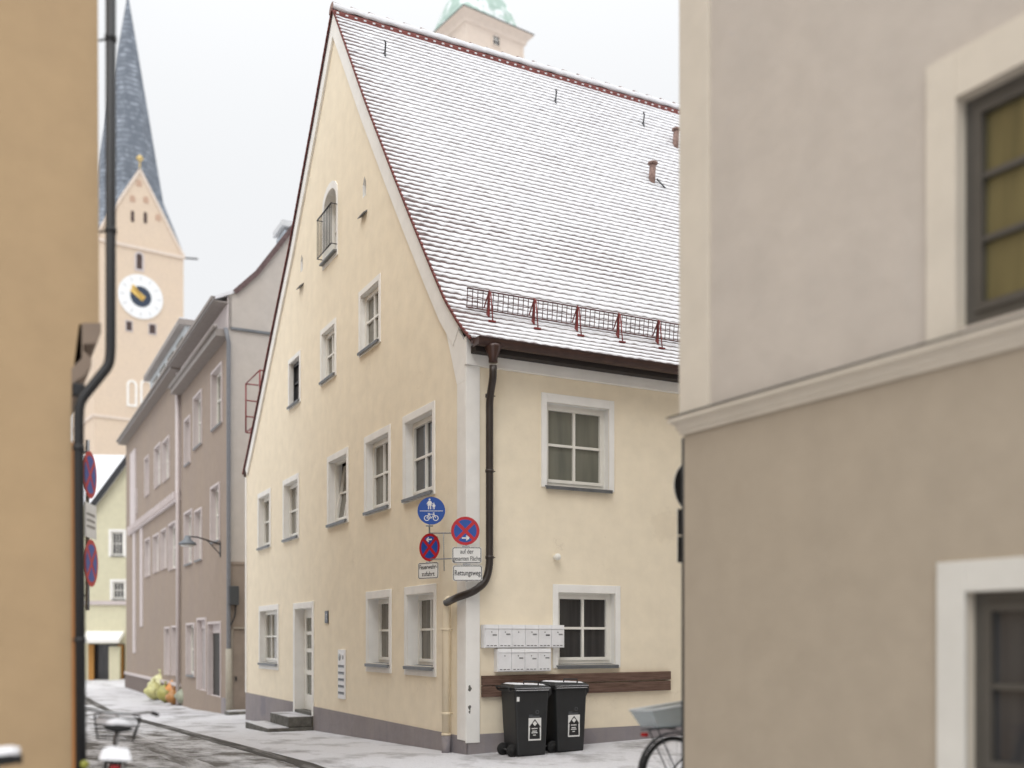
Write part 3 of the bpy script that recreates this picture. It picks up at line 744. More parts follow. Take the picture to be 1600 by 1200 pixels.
o = k.build('info_plate', [SLATE, BROWN]); o.matrix_world = HF.M; o['label'] = 'tiny narrow dark plate on gable wall beside the cream downpipe'; o['category'] = 'plate'
al = wallthing('alarm_siren', 'small white ball shaped sensor on cream wall below upper window', 'sensor', loc=(1.40, 0, 2.80))
k = MB(GY); k.lathe((0, 0, 0), [(.035, 0.0), (.035, .03)], 16, 'y'); k.build('mount', FRAME, al)
k = MB(GY); pr = [(.052*math.sin(math.pi*q/10)+.0001, .075-.052*math.cos(math.pi*q/10)) for q in range(11)]
k.lathe((0, 0, 0), pr, 16, 'y'); k.build('dome', FRAME, al)
for zc_, w_c in ((.93, .05), (.66, .04), (.60, .025)):
    k = MB(GY); cx_ = .02; pts_ = [(cx_+w_c*.5*math.cos(a)*(1+.4*math.sin(3*a+zc_*9)), zc_+w_c*.9*math.sin(a)*(1+.3*math.cos(5*a))) for a in [2*math.pi*q/12 for q in range(12)]]
    k.prism(pts_, .0372, .0385); k.build('paint_chip', STONE, house)
# mailboxes
def mailboxes(x, z, n, label):
    t = wallthing('mailbox_bank', label, 'mailboxes', 'white mailbox banks on the wall', (x, 0, z)); wd = .212
    k = MB(GY); k.box(0, n*wd+.015, .004, .11, 0, .322); k.build('housing', MBOX, t)
    for i in range(n):
        a = .008+i*wd; k = MB(GY); k.box(a+.004, a+wd-.004, .11, .124, .008, .262)
        bx_ = k.build('mailbox_door', MBOX, t, bevel=.003)
        k = MB(GY)
        for q in range(3): k.box(a+.028+.058*q, a+.066+.058*q, .124, .1255, .026, .036)
        k.lathe((a+wd/2, .124, .222), [(.008, 0), (.008, .003)], 8, 'y'); k.build('slot_marks', BLACK, bx_)
        k = MB(GY); k.hexa([(a+.002, .11, .268), (a+wd-.002, .11, .268), (a+wd-.002, .130, .268), (a+.002, .130, .268), (a+.002, .11, .325), (a+wd-.002, .11, .325), (a+wd-.002, .118, .325), (a+.002, .118, .325)])
        k.build('flap', MBOX, t)
        if (i*7+n) % 4 != 0:
            k = MB(GY); k.box(a+.12, a+.185, .124, .126, .17+.01*(i % 2), .19+.01*(i % 2)); k.build('name_tag', SLATE if i == 4 else STEEL, bx_)
    return t
mailboxes(.205, 1.49, 6, 'upper row of six white mailboxes beside the dark lower window')
mailboxes(.41, 1.155, 4, 'lower row of four white mailboxes under the longer row')
bb = wallthing('bumper_board', 'brown weathered plank rail fixed to cream wall behind the bins', 'plank', loc=(0, 0, 0))
for z0, z1, dd in ((.80, .955, 0), (.965, 1.10, .004)):
    k = MB(GY); k.hexa([(.21, .004, z0), (3.42, .004, z0+.03), (3.42, .055+dd, z0+.03), (.21, .055+dd, z0), (.21, .004, z1), (3.42, .004, z1+.02), (3.42, .055+dd, z1+.02), (.21, .055+dd, z1)])
    k.build('plank', WOOD, bb, bevel=.004)
# entrance steps
st = wallthing('entrance_steps', 'two snow dusted stone steps below the glazed front door', 'steps', loc=(0, 0, 0))
gs = gz(0, 8.1)
k = MB(GX); k.box(7.38, 9.35, .0, .95, gs-.2, gs+.10); k.build('lower_step', STONE, st, bevel=.012)
k = MB(GX); k.box(7.44, 8.92, .024, .52, gs+.102, gs+.31); k.build('upper_step', STONE, st, bevel=.012)
k = MB(GX); k.box(7.40, 9.33, .525, .94, gs+.101, gs+.112); k.box(7.46, 8.90, .03, .51, gs+.311, gs+.322); k.build('snow_dusting', PAVM, st)

# ------------------------------------------------------------------ traffic signs by the corner
def text_mesh(s, size, align='CENTER', bold=0.0):
    cu = bpy.data.curves.new('t', 'FONT'); cu.body = s; cu.size = size; cu.align_x = align; cu.align_y = 'CENTER'; cu.offset = bold
    cu.space_line = .85; cu.extrude = .0008
    o = bpy.data.objects.new('t', cu); COL.objects.link(o); dg = bpy.context.evaluated_depsgraph_get(); dg.update()
    me = bpy.data.meshes.new_from_object(o.evaluated_get(dg)); bpy.data.objects.remove(o); return me
def text_part(name, s, size, parent, m, loc, width=None, bold=0.0, sx=1.0):
    me = text_mesh(s, size, bold=bold); me.materials.clear(); me.materials.append(m)
    xs = [v.co.x for v in me.vertices]; k = (width/(max(xs)-min(xs))) if width else sx
    me.transform(Matrix.Diagonal((k, 1, 1, 1)))
    me.transform(Matrix.Rotation(R(90), 4, 'X'))
    o = bpy.data.objects.new(name, me); COL.objects.link(o); o.parent = parent; o.location = loc; return o
# sign-local: x right, y into the sign (front at y=0 looks to -y), z up
def disc(mb, r, y0, y1, n=40): mb.lathe((0, 0, 0), [(r, y0), (r, y1)], n, 'y', smooth=False)
def flat(mb, poly, y):
    ids = [mb.P(x, y, z) for x, z in poly]; mb.F(*ids)
def thin(mb, poly, y): mb.prism(poly, y, y-.0015)
def line(mb, p, q, wd, y):
    d = (Vector(q)-Vector(p)).normalized(); n_ = Vector((-d.y, d.x))*wd/2; p = Vector(p); q = Vector(q)
    thin(mb, [tuple(p+n_), tuple(q+n_), tuple(q-n_), tuple(p-n_)], y)
def ringf(mb, c, r0, r1, y, n=28):
    for k in range(n):
        a, b = 2*math.pi*k/n, 2*math.pi*(k+1)/n
        thin(mb, [(c[0]+r0*math.cos(a), c[1]+r0*math.sin(a)), (c[0]+r1*math.cos(a), c[1]+r1*math.sin(a)), (c[0]+r1*math.cos(b), c[1]+r1*math.sin(b)), (c[0]+r0*math.cos(b), c[1]+r0*math.sin(b))], y)
def sign_at(name, label, px, py, Y, rz, group=None):
    loc = Vector(((px-800)/1600*Y, Y, CAMZ+(1000-py)/1600*Y))
    return thing(name, label, 'traffic sign', None, loc, rz, group)
def nostop(root, r, arrow):
    m = MB(); disc(m, r, 0, .003); m.build('sign_plate', SIGNR, root)
    m = MB(); disc(m, r*.98, .0032, .006); m.build('sign_back', STEEL, root)
    m = MB(); R0 = r*.80; g = r*.115
    for q in range(4):     # four blue fields between the red cross
        a0 = math.pi/4+q*math.pi/2; pts = []
        c = g*math.sqrt(2); ca = a0+math.pi/4; ctr = (c*math.cos(ca), c*math.sin(ca)); pts.append(ctr)
        s = math.asin(g/R0)
        for k in range(9):
            a = a0+s+(math.pi/2-2*s)*k/8; pts.append((R0*math.cos(a), R0*math.sin(a)))
        thin(m, pts, 0)
    m.build('blue_fields', SIGNB, root)
    if arrow:
        m = MB(); s = arrow; zc = r*(-.50 if s > 0 else .55)
        line(m, (-s*r*.24, zc), (s*r*.22, zc), r*.10, -.0018)
        line(m, (s*r*.27, zc), (s*r*.06, zc+r*.16), r*.09, -.0022); line(m, (s*r*.27, zc), (s*r*.06, zc-r*.16), r*.09, -.0026)
        m.build('arrow', SIGNW, root)
def plate(root, wd, ht, lines, size, bold=0.0, m_=None):
    m = MB(); c = .02
    pl = lambda w, h, c: [(-w+c, -h), (w-c, -h), (w, -h+c), (w, h-c), (w-c, h), (-w+c, h), (-w, h-c), (-w, -h+c)]
    m.prism(pl(wd/2, ht/2, c), 0, .004); m.build('sign_plate', SIGNW, root)
    m = MB(); a, b = pl(wd/2-.006, ht/2-.006, c), pl(wd/2-.015, ht/2-.015, c*.7)
    for k in range(8): thin(m, [a[k], a[(k+1) % 8], b[(k+1) % 8], b[k]], -.0003)
    m.build('border', SIGNK, root)
    for i, (t, wf) in enumerate(lines):
        z = ((len(lines)-1)/2-i)*size*1.12
        text_part('lettering', t, size, root, SIGNK, (0, -.0015, z), width=wf, bold=bold)
YL, YR = 14.72, 13.86; AL = R(-38)
s = sign_at('footpath_sign', 'round blue sign with white pedestrians above a white bicycle', 674, 798, YL-.1, R(0))
m = MB(); disc(m, .198, 0, .003); m.build('sign_plate', SIGNB, s)
m = MB(); disc(m, .194, .0032, .006); m.build('sign_back', STEEL, s)
m = MB(); line(m, (-.165, -.003), (.165, -.003), .008, 0); m.build('divider', SIGNW, s)
m = MB()
def figure(m, cx, z0, h):
    thin(m, [(cx+h*.085*math.cos(2*math.pi*k/12), z0+h*.90+h*.095*math.sin(2*math.pi*k/12)) for k in range(12)], 0)
    thin(m, [(cx-h*.10, z0+h*.78), (cx+h*.10, z0+h*.78), (cx+h*.20, z0+h*.34), (cx-h*.20, z0+h*.34)], -.0003)
    line(m, (cx-h*.08, z0+h*.36), (cx-h*.10, z0), h*.09, -.0006); line(m, (cx+h*.08, z0+h*.36), (cx+h*.10, z0), h*.09, -.0009)
    line(m, (cx-h*.10, z0+h*.74), (cx-h*.26, z0+h*.46), h*.07, -.0012); line(m, (cx+h*.10, z0+h*.74), (cx+h*.26, z0+h*.48), h*.07, -.0015)
figure(m, -.025, .02, .155); figure(m, .035, .02, .095); m.build('pedestrians', SIGNW, s)
m = MB(); 
for cx in (-.065, .062): ringf(m, (cx, -.105), .030, .040, 0)
for i, (a, b) in enumerate((((-.065, -.105), (-.035, -.045)), ((-.035, -.05), (.038, -.05)), ((.038, -.05), (0, -.105)), ((0, -.105), (-.035, -.05)), ((.062, -.105), (.034, -.035)), ((.022, -.030), (.045, -.030)), ((-.050, -.038), (-.022, -.038)), ((-.065, -.105), (0, -.105)))):
    line(m, a, b, .008, -.0003*(i+1))
m.build('bicycle_symbol', SIGNW, s)
s = sign_at('no_stopping_sign', 'red and blue no stopping sign with left arrow under the blue sign', 671, 855, YL, AL)
nostop(s, .20, -1)
s = sign_at('no_stopping_sign', 'red and blue no stopping sign with right arrow on the corner pilaster', 727, 829.5, YR, R(0))
nostop(s, .193, 1)
s = sign_at('text_sign', 'white plate lettered Feuerwehrzufahrt under the left arrow sign', 669, 891.5, YL, AL)
plate(s, .395, .235, [('Feuerwehr-', .34), ('zufahrt', .25)], .090, .0008)
s = sign_at('text_sign', 'white plate lettered auf der gesamten Fläche', 729.5, 867.5, YR, R(0))
plate(s, .40, .222, [('auf der', .18), ('gesamten Fläche', .365)], .085, .0005)
s = sign_at('text_sign', 'white plate lettered Rettungsweg, lowest on the corner', 730.5, 895.5, YR, R(0))
plate(s, .40, .215, [('Rettungsweg', .35)], .10, .0012)
# bracket
fb = thing('sign_bracket', 'thin steel bracket frame carrying the signs at the house corner', 'bracket', None, (0, 0, 0))
def wp(px, py, Y): return ((px-800)/1600*Y, Y, CAMZ+(1000-py)/1600*Y)
b = MB(); y1 = YL+.022; y2 = YR+.022
b.tube([wp(671, 812, y1), wp(671, 903, y1)], .012, 8); b.build('left_post', STEEL, fb)
b = MB(); b.tube([wp(728, 812, y2), wp(729, 909, y2)], .012, 8); b.build('right_post', STEEL, fb)
b = MB(); b.tube([wp(671, 833, y1), wp(728, 833, y2)], .010, 6); b.tube([wp(671, 874, y1), wp(728, 872, y2)], .010, 6)
b.tube([wp(693, 833, 14.45), wp(694, 892, 14.45)], .007, 6)
b.tube([wp(671, 835, y1), tuple(HF.M @ Vector((0, 1.05, CAMZ+(1000-835)/1600*y1)))], .010, 6)
b.tube([wp(728, 872, y2), tuple(HF.M @ Vector((.05, 0, CAMZ+(1000-872)/1600*y2)))], .010, 6); b.build('cross_bar', STEEL, fb)
b = MB()
for px, py, yy in ((671, 822, y1), (671, 879, y1), (728, 854, y2), (729, 882, y2)):
    p = wp(px, py, yy); b.box(p[0]-.05, p[0]+.05, p[1]-.016, p[1]+.004, p[2]-.009, p[2]+.009)
b.build('clamp', STEEL, fb)

# ------------------------------------------------------------------ wheeled bins
def make_bin(label):
    # local: front towards +x, back with wheels towards -x, visible side looks to -y
    t = thing('wheeled_bin', label, 'wheelie bin', HF, (0, 0, 0), 0, 'black wheeled bins against the cream wall')
    m = MB(); H = .905
    b_ = [(-.205, -.215), (.225, -.215), (.225, .215), (-.205, .215)]; t_ = [(-.25, -.235), (.262, -.235), (.262, .235), (-.25, .235)]
    m.hexa([(x, y, .018) for x, y in b_]+[(x, y, H) for x, y in t_])
    m.build('bin_body', BIN, t, bevel=.025)
    m = MB(); m.box(-.275, .285, -.255, .255, H-.02, H+.022); m.box(.27, .315, -.21, .21, H-.07, H+.012)
    m.build('rim', BIN, t, bevel=.010)
    m = MB()
    for s_ in (-1, 1): m.hexa([(.22, s_*.20-.01, H-.16), (.24, s_*.20-.01, H-.16), (.24, s_*.20+.01, H-.16), (.22, s_*.20+.01, H-.16), (.22, s_*.20-.01, H-.05), (.30, s_*.20-.01, H-.05), (.30, s_*.20+.01, H-.05), (.22, s_*.20+.01, H-.05)])
    m.build('lip_rib', BIN, t)
    m = MB(); m.hexa([(-.285, -.265, H+.028), (.30, -.265, H+.024), (.30, .265, H+.024), (-.285, .265, H+.028), (-.24, -.22, H+.085), (.25, -.22, H+.065), (.25, .22, H+.065), (-.24, .22, H+.085)])
    lid = m.build('lid', BIN, t, bevel=.012)
    m = MB(); m.smooth = True
    g = []; nx, ny = 12, 10
    for i in range(nx+1):
        g.append([m.P(-.238+.485*i/nx, -.217+.434*j/ny, H+.083-.019*i/nx+(.014+.006*noise.noise(Vector((i*.7, j*.7, 4))) if 0 < i < nx and 0 < j < ny else 0)) for j in range(ny+1)])
    for i in range(nx):
        for j in range(ny): m.F(g[i][j], g[i+1][j], g[i+1][j+1], g[i][j+1])
    m.smooth = False; m.box(-.262, .272, -.2585, -.2455, H+.0265, H+.033); m.box(-.245, .255, -.256, -.250, H+.0, H+.006)
    m.build('snow_cap', SNOW, lid, fix=False)
    m = MB(); m.tube([(-.30, -.2, H+.0), (-.335, -.2, H+.05), (-.335, .2, H+.05), (-.30, .2, H+.0)], .013, 8)
    m.tube([(-.12, -.23, H+.085), (-.12, -.23, H+.125), (.10, -.23, H+.118), (.10, -.23, H+.07)], .010, 8)
    m.build('handle', BIN, t)
    for s_ in (-1, 1):
        m = MB(); m.lathe((-.25, s_*.15, .09), [(.02, -.022), (.082, -.022), (.088, -.012), (.088, .012), (.082, .022), (.02, .022)], 20, 'y'); wh = m.build('wheel', RUBBER, t)
        m = MB(); m.lathe((-.25, s_*.15, .09), [(.05, -.026), (.05, .026)], 14, 'y'); m.build('hub', RUBBER, wh)
    m = MB(); m.tube([(-.25, -.14, .09), (-.25, .14, .09)], .012, 8); m.build('axle', STEEL, t)
    # the side leans out: place the sticker on it
    def SD(u, d, z): return (u, -.2155-.020*(z-.03)/(H-.03)-d, z)
    m = MB(SD); m.box(-.045, .145, .002, .0035, .225, .53); stk = m.build('sticker', SIGNW, t)
    m = MB(SD)
    m.prism([(-.03, .245), (.13, .245), (.122, .405), (.14, .405), (.05, .515), (-.04, .405), (-.022, .405)], .0035, .0045); m.build('house_mark', BLACK, stk)
    m = MB(SD)
    m.prism([(.05, .49), (.085, .455), (.05, .42), (.015, .455)], .0045, .005)
    for a_, b_2, z_ in ((.0, .09, .388), (.01, .08, .352), (.0, .09, .33), (.025, .065, .298)): m.box(a_, b_2, .0045, .005, z_-.006, z_+.006)
    m.cur = 0; m.build('printed_marks', SIGNW, stk)
    m = MB(SD)
    m.box(-.04, .12, .002, .003, .545, .556); m.box(-.04, .02, .002, .003, .566, .574); 
    for k_ in range(7):
        a = 2*math.pi*k_/7; m.box(.085+.022*math.cos(a)-.006, .085+.022*math.cos(a)+.006, .002, .003, .61+.022*math.sin(a)-.005, .61+.022*math.sin(a)+.005)
    m.build('emblem', mat("faded grey print", (.10, .11, .12), .6), t)
    m = MB(SD); m.box(-.225, -.185, .002, .003, .76, .82); m.build('small_sticker', SIGNW, t)
    return t
b1 = make_bin('left black wheeled bin with white label, nearer the downpipe')
b1.matrix_world = HF.M @ Matrix.Translation((.63, -.50, gz(.7, 0)-.008)) @ Matrix.Rotation(R(-2), 4, 'Z')
b2 = dup(b1, 'right black wheeled bin standing below the dark lower window')
b2.matrix_world = HF.M @ Matrix.Translation((1.27, -.44, gz(1.3, 0)-.008)) @ Matrix.Rotation(R(1.5), 4, 'Z')

for c_ in list(b2.children):
    if c_.name.startswith('small_sticker'): bpy.data.objects.remove(c_)
# ------------------------------------------------------------------ bicycles
def make_bike(label, name='bicycle', basket=None, snow=True, light=True, frame_m=None):
    t = thing(name, label, 'bicycle', None, (0, 0, 0)); fm = frame_m or BLACK
    rw = .335; xr, xf = -.52, .54
    def sn_(p, q, r_, m): m.tube([p, q], r_, 8)
    m = MB(); bbk = (-.08, 0, .29); st_ = (-.20, 0, .78); hd = (.36, 0, .82); hd2 = (.40, 0, .62)
    for a, b, r_ in ((bbk, st_, .017), (bbk, hd2, .019), ((-.17, 0, .62), hd, .016), (hd, hd2, .019)): sn_(a, b, r_, m)
    for s_ in (-.06, .06): sn_((xr, s_, rw), (bbk[0], s_*.4, bbk[2]), .009, m); sn_((xr, s_, rw), (-.18, s_*.3, .66), .008, m)
    m.build('frame', fm, t)
    m = MB()
    for s_ in (-.055, .055): m.tube([(xf, s_, rw), (.45, s_, .60), (.41, s_*.3, .66)], .010, 8)
    m.build('fork', fm, t)
    for x in (xr, xf):
        w_ = MB(); prof = 24; ro, ri = rw, .020
        rings = []
        w_.smooth = True
        for k in range(36):
            a = 2*math.pi*k/36; rings.append([w_.P(x+(ro-.02+.02*math.cos(b))*math.cos(a), .019*math.sin(b), rw+(ro-.02+.02*math.cos(b))*math.sin(a)) for b in [2*math.pi*q/8 for q in range(8)]])
        for k in range(36):
            for q in range(8): w_.F(rings[k][q], rings[k][(q+1) % 8], rings[(k+1) % 36][(q+1) % 8], rings[(k+1) % 36][q])
        wh = w_.build('wheel', RUBBER, t)
        w_ = MB()
        for k in range(18):
            a = 2*math.pi*k/18; a2 = a+.35*(1 if k % 2 else -1); y_ = .025*(1 if k % 2 else -1)
            w_.tube([(x+.02*math.cos(a2), y_, rw+.02*math.sin(a2)), (x+.30*math.cos(a), 0, rw+.30*math.sin(a))], .0022, 4)
        for k in range(36):
            a, b = 2*math.pi*k/36, 2*math.pi*(k+1)/36
            w_.tube([(x+.300*math.cos(a), 0, rw+.300*math.sin(a)), (x+.300*math.cos(b), 0, rw+.300*math.sin(b))], .010, 5, caps=False)
        w_.lathe((x, 0, rw), [(.022, -.045), (.022, .045)], 10, 'y')
        w_.build('spokes', STEEL, wh)
        f_ = MB(); pr = [R(a) for a in (range(15, 190, 12) if x == xr else range(20, 170, 12))]
        ids = [[f_.P(x+rr*math.cos(a), yy, rw+rr*math.sin(a)) for rr, yy in ((.362, -.03), (.372, 0), (.362, .03), (.357, .028), (.366, 0), (.357, -.028))] for a in pr]
        for i in range(len(pr)-1):
            for q in range(6): f_.F(ids[i][q], ids[i][(q+1) % 6], ids[i+1][(q+1) % 6], ids[i+1][q])
        f_.build('mudguard', BLACK, t)
    m = MB(); m.tube([(-.20, 0, .76), (-.225, 0, .90)], .013, 8); m.build('seat_post', STEEL, t)
    m = MB(); m.smooth = True; sec = []
    for x, wd, zc in ((-.36, .05, .935), (-.34, .105, .94), (-.26, .10, .93), (-.17, .055, .925), (-.10, .03, .925), (-.08, .012, .92)):
        sec.append([m.P(x, wd*math.cos(a), zc+.03*math.sin(a)) for a in [2*math.pi*q/10 for q in range(10)]])
    for i in range(5):
        for q in range(10): m.F(sec[i][q], sec[i][(q+1) % 10], sec[i+1][(q+1) % 10], sec[i+1][q])
    m.F(*sec[0]); m.F(*sec[-1]); sd = m.build('saddle', RUBBER, t)
    if snow:
        m = MB(); m.smooth = True; sec = []
        for x, wd, zc in ((-.35, .04, .955), (-.31, .095, .965), (-.24, .09, .962), (-.17, .05, .95), (-.12, .02, .945)):
            sec.append([m.P(x, wd*math.cos(a), zc+.045*math.sin(a)) for a in [math.pi*q/8 for q in range(9)]])
        for i in range(4):
            for q in range(8): m.F(sec[i][q], sec[i][q+1], sec[i+1][q+1], sec[i+1][q])
        m.F(*sec[0]); m.F(*sec[-1]); m.build('snow_cap', SNOW, sd)
    m = MB(); m.tube([(.36, 0, .82), (.345, 0, .98), (.40, 0, 1.0)], .013, 8)
    m.tube([(.22, -.29, 1.02), (.34, -.24, 1.03), (.40, -.10, 1.0), (.40, .10, 1.0), (.34, .24, 1.03), (.22, .29, 1.02)], .011, 8); hb = m.build('handlebar', STEEL, t)
    m = MB()
    for s_ in (-1, 1): m.tube([(.30, s_*.262, 1.026), (.21, s_*.295, 1.02)], .017, 8)
    m.build('grip', RUBBER, hb)
    m = MB()
    for s_ in (-.06, .06): m.tube([(-.80, s_, .735), (-.30, s_, .765)], .007, 6)
    for x in (-.80, -.68, -.52, -.35): m.tube([(x, -.06, .74), (x, .06, .74)], .006, 6)
    for s_ in (-.07, .07): m.tube([(-.72, s_, .74), (xr, s_, rw)], .006, 6)
    m.tube([(-.60, .06, .75), (-.20, .0, .66)], .006, 6); rk_ = m.build('rear_rack', SLATE, t)
    if light:
        m = MB(); m.box(-.835, -.79, -.032, .032, .675, .712); m.build('tail_light', mat("red reflector", (.28, .01, .012), .25), t, bevel=.008)
    m = MB(); m.lathe((-.08, 0, .29), [(.09, .045), (.09, .05)], 24, 'y'); m.tube([(-.08, .06, .29), (.02, .06, .15)], .010, 6); m.tube([(-.08, -.06, .29), (-.18, -.06, .43)], .010, 6)
    m.box(-.02, .06, .07, .15, .14, .16); m.box(-.22, -.14, -.15, -.07, .42, .44); m.build('crank', SLATE, t)
    return t
# the bike half hidden by the taupe corner
BK = make_bike('black bicycle with grey plastic crate, half hidden by the taupe building corner', snow=False)
BK.matrix_world = Matrix.Translation((1.89, 9.24, gz(2.5, 0)+.009+.0)) @ Matrix.Rotation(TH+R(0), 4, 'Z') @ Matrix.Rotation(R(-3), 4, 'X')
CR = base_mat("clear grey plastic"); pb = CR[2]
pb.inputs['Base Color'].default_value = (.36, .41, .43, 1); pb.inputs['Roughness'].default_value = .25; pb.inputs['Alpha'].default_value = .5
crate = thing('plastic_crate', 'translucent grey plastic crate strapped on the bicycle rear rack', 'crate')
crate.matrix_world = BK.matrix_world @ Matrix.Translation((-.50, 0, .757))
m = MB(); hb_, ht_ = (.26, .13), (.33, .17)
B_ = [(-hb_[0], -hb_[1], 0), (hb_[0], -hb_[1], 0), (hb_[0], hb_[1], 0), (-hb_[0], hb_[1], 0)]
T_ = [(-ht_[0]-.02, -ht_[1], .15), (ht_[0], -ht_[1], .22), (ht_[0], ht_[1], .22), (-ht_[0]-.02, ht_[1], .15)]
bi = [m.P(*p) for p in B_]; ti = [m.P(*p) for p in T_]; m.F(*bi)
for k in range(4): m.F(bi[k], bi[(k+1) % 4], ti[(k+1) % 4], ti[k])
cb = m.build('crate_wall', CR[0], crate); sdm = cb.modifiers.new('s', 'SOLIDIFY'); sdm.thickness = .004
m = MB(); 
for k in range(4): m.tube([T_[k], T_[(k+1) % 4]], .008, 6)
m.build('rim', mat("pale crate rim", (.5, .52, .53), .4), crate)
m = MB(); m.box(.12, .28, -.16, -.09, .20, .245); m.box(.05, .14, -.15, -.09, .19, .215); m.build('cable_lock', SLATE, crate, bevel=.01)

# ------------------------------------------------------------------ taupe building on the right (street front parallel to the gable)
TF = Frame((1.345, 8.0, 0), R(30.9))
tb = thing('taupe_building', 'taupe grey rendered building filling the right foreground', 'building', TF)
def pz(u, z): return z
p_ = lambda px, py: TF.hit(0, 0, px, py)
uL = p_(1498, 300).y; lw = p_(1512, 1000).y; 
up0, upz1, upz0 = p_(1510, 150), None, None
UW = (-4.2, uL, 3.40, p_(1508, 150).z)
LW = (-4.0, lw, .78, p_(1525, 925).z)
m = MB(GX)
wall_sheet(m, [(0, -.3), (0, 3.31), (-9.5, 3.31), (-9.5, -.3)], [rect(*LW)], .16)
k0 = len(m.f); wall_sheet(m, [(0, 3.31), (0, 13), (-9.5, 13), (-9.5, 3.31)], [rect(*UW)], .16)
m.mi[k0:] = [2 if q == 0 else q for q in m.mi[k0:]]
m.M = lambda u, d, z: (u, d, z)
m.F(m.P(0, 0, -.3), m.P(12, 0, -.3), m.P(12, 0, 13), m.P(0, 0, 13)); m.F(m.P(12, 0, -.3), m.P(12, -9.5, -.3), m.P(12, -9.5, 13), m.P(12, 0, 13))
m.F(m.P(0, -9.5, -.3), m.P(12, -9.5, -.3), m.P(12, -9.5, 13), m.P(0, -9.5, 13)); m.F(m.P(0, 0, 13), m.P(12, 0, 13), m.P(12, -9.5, 13), m.P(0, -9.5, 13))
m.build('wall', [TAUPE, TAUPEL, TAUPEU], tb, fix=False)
# upper corner pilaster (also round the corner)
m = MB(); m.box(-.03, .30, -.305, .028, 3.36, 13); m.build('corner_pilaster', TAUPEL, tb, bevel=.006)
# moulded string course
m = MB(GX)
cp = [(.0005, 3.20), (.022, 3.20), (.028, 3.225), (.04, 3.235), (.05, 3.27), (.075, 3.295), (.092, 3.30), (.092, 3.335), (.0005, 3.352)]
ids = []
mm = MB()
for (x, y, ox, oy) in ((0, -9.4, 0, 0), (0, 0, 1, 1), (6, 0, 0, 1)):
    ids.append([mm.P(x-(d if (ox or y < -1) else 0), y+(d if oy else 0), z) for d, z in cp])
for a in range(2):
    for q in range(len(cp)-1): mm.F(ids[a][q], ids[a][q+1], ids[a+1][q+1], ids[a+1][q])
mm.F(*ids[0]); mm.F(*ids[2])
mm.build('string_course', TAUPEL, tb)
mm = MB(); mm.hexa([(-.102, -9.4, 3.337), (.0, -9.4, 3.358), (.0, .102, 3.358), (-.102, .102, 3.337), (-.102, -9.4, 3.343), (0, -9.4, 3.364), (0, .102, 3.364), (-.102, .102, 3.343)])
mm.build('flashing', SLATE, tb)
window(tb, GX, *UW, rec=.07, cols=4, rows=3, pane=YELP, frame=GREYP, sur=.20, surtop=.27, surmat=TAUPEL, surbot=.055, sill=False, bar=.02, fw=.07, surd=.03)
TW2 = plaster("whitish trim render", (.62, .60, .55), amount=.15, streak=.1, bump=.1)
window(tb, GX, *LW, rec=.07, cols=3, rows=2, pane=DARKP, frame=GREYP, sur=.185, surtop=.18, surmat=TW2, surbot=.5, bar=.02, fw=.07, surd=.03)
# dark downpipe just round the corner
m = MB(); m.tube([(.092, .085, -.1), (.092, .085, 3.2)], .036, 10); m.build('downpipe', BLACK, tb)
# signs seen from behind, past the corner
def backsign(name, label, z, kind):
    t = thing(name, label, 'traffic sign', TF, (.315, .28, z), R(4), 'signs seen from behind past the taupe corner')
    m = MB()
    if kind: m.lathe((.02, 0, 0), [(.21, -.004), (.21, .004)], 36, 'y', smooth=False)
    else: m.box(-.15, .21, -.004, .004, -.105, .105)
    m.build('sign_plate', BLACK, t)
    m = MB()
    if kind: m.lathe((.02, .0, 0), [(.212, .0045), (.212, .007)], 36, 'y', smooth=False)
    else: m.box(-.152, .212, .0045, .007, -.107, .107)
    m.build('sign_face', SIGNW, t)
    return t
zf = lambda py: CAMZ+(1000-py)/1600*8.3
backsign('round_sign', 'black back of a round sign beside the taupe corner', zf(758), True)
backsign('plate_sign', 'upper black plate back beside the taupe corner', zf(815), False)
backsign('plate_sign', 'lower black plate back beside the taupe corner', zf(858), False)
t = thing('sign_post', 'thin wall post carrying sign backs behind the taupe corner', 'post', TF, (.27, .24, 0))
m = MB(); m.tube([(0, 0, zf(890)), (0, 0, zf(710))], .015, 8); m.build('pole', BLACK, t)
m = MB(); m.tube([(0, 0, zf(715)), (0, -.24, zf(715))], .012, 6); m.tube([(0, 0, zf(885)), (0, -.24, zf(885))], .012, 6); m.build('arm', BLACK, t)

# ------------------------------------------------------------------ tan building on the left
LF = Frame((-3.235, 7.5, 0))
lb = thing('tan_building', 'ochre tan rendered building filling the left foreground edge', 'building', LF)
lx = lambda px, py=600: LF.hit(1, 0, px, py)
xu = lx(155).x; xl = lx(112).x
zc1, zc0 = lx(130, 507).z, lx(112, 600).z
m = MB(); LB = 14
m.hexa([(-12, 0, -1), (xl, 0, -1), (xl, LB, -1.2), (-12, LB, -1.2), (-12, 0, zc0), (xl, 0, zc0), (xl, LB, zc0), (-12, LB, zc0)])
m.hexa([(-12, 0, zc0), (xl, 0, zc0), (xl, LB, zc0), (-12, LB, zc0), (-12, 0, zc1), (xl+.05, 0, zc1), (xl+.05, LB, zc1), (-12, LB, zc1)])
m.hexa([(-12, 0, zc1), (xu, 0, zc1), (xu, LB, zc1), (-12, LB, zc1), (-12, 0, 12), (xu-.03, 0, 12), (xu-.03, LB, 12), (-12, LB, 12)])
m.build('wall', TAN, lb, fix=True)
m = MB()
pr = [(lx(px, py).x, lx(px, py).z) for px, py in ((103, 590), (106, 640), (112, 640), (112, 600), (130, 588), (143, 572), (143, 560), (130, 548), (130, 538), (150, 536), (158, 520), (158, 505), (128, 505), (128, 560), (103, 575))]
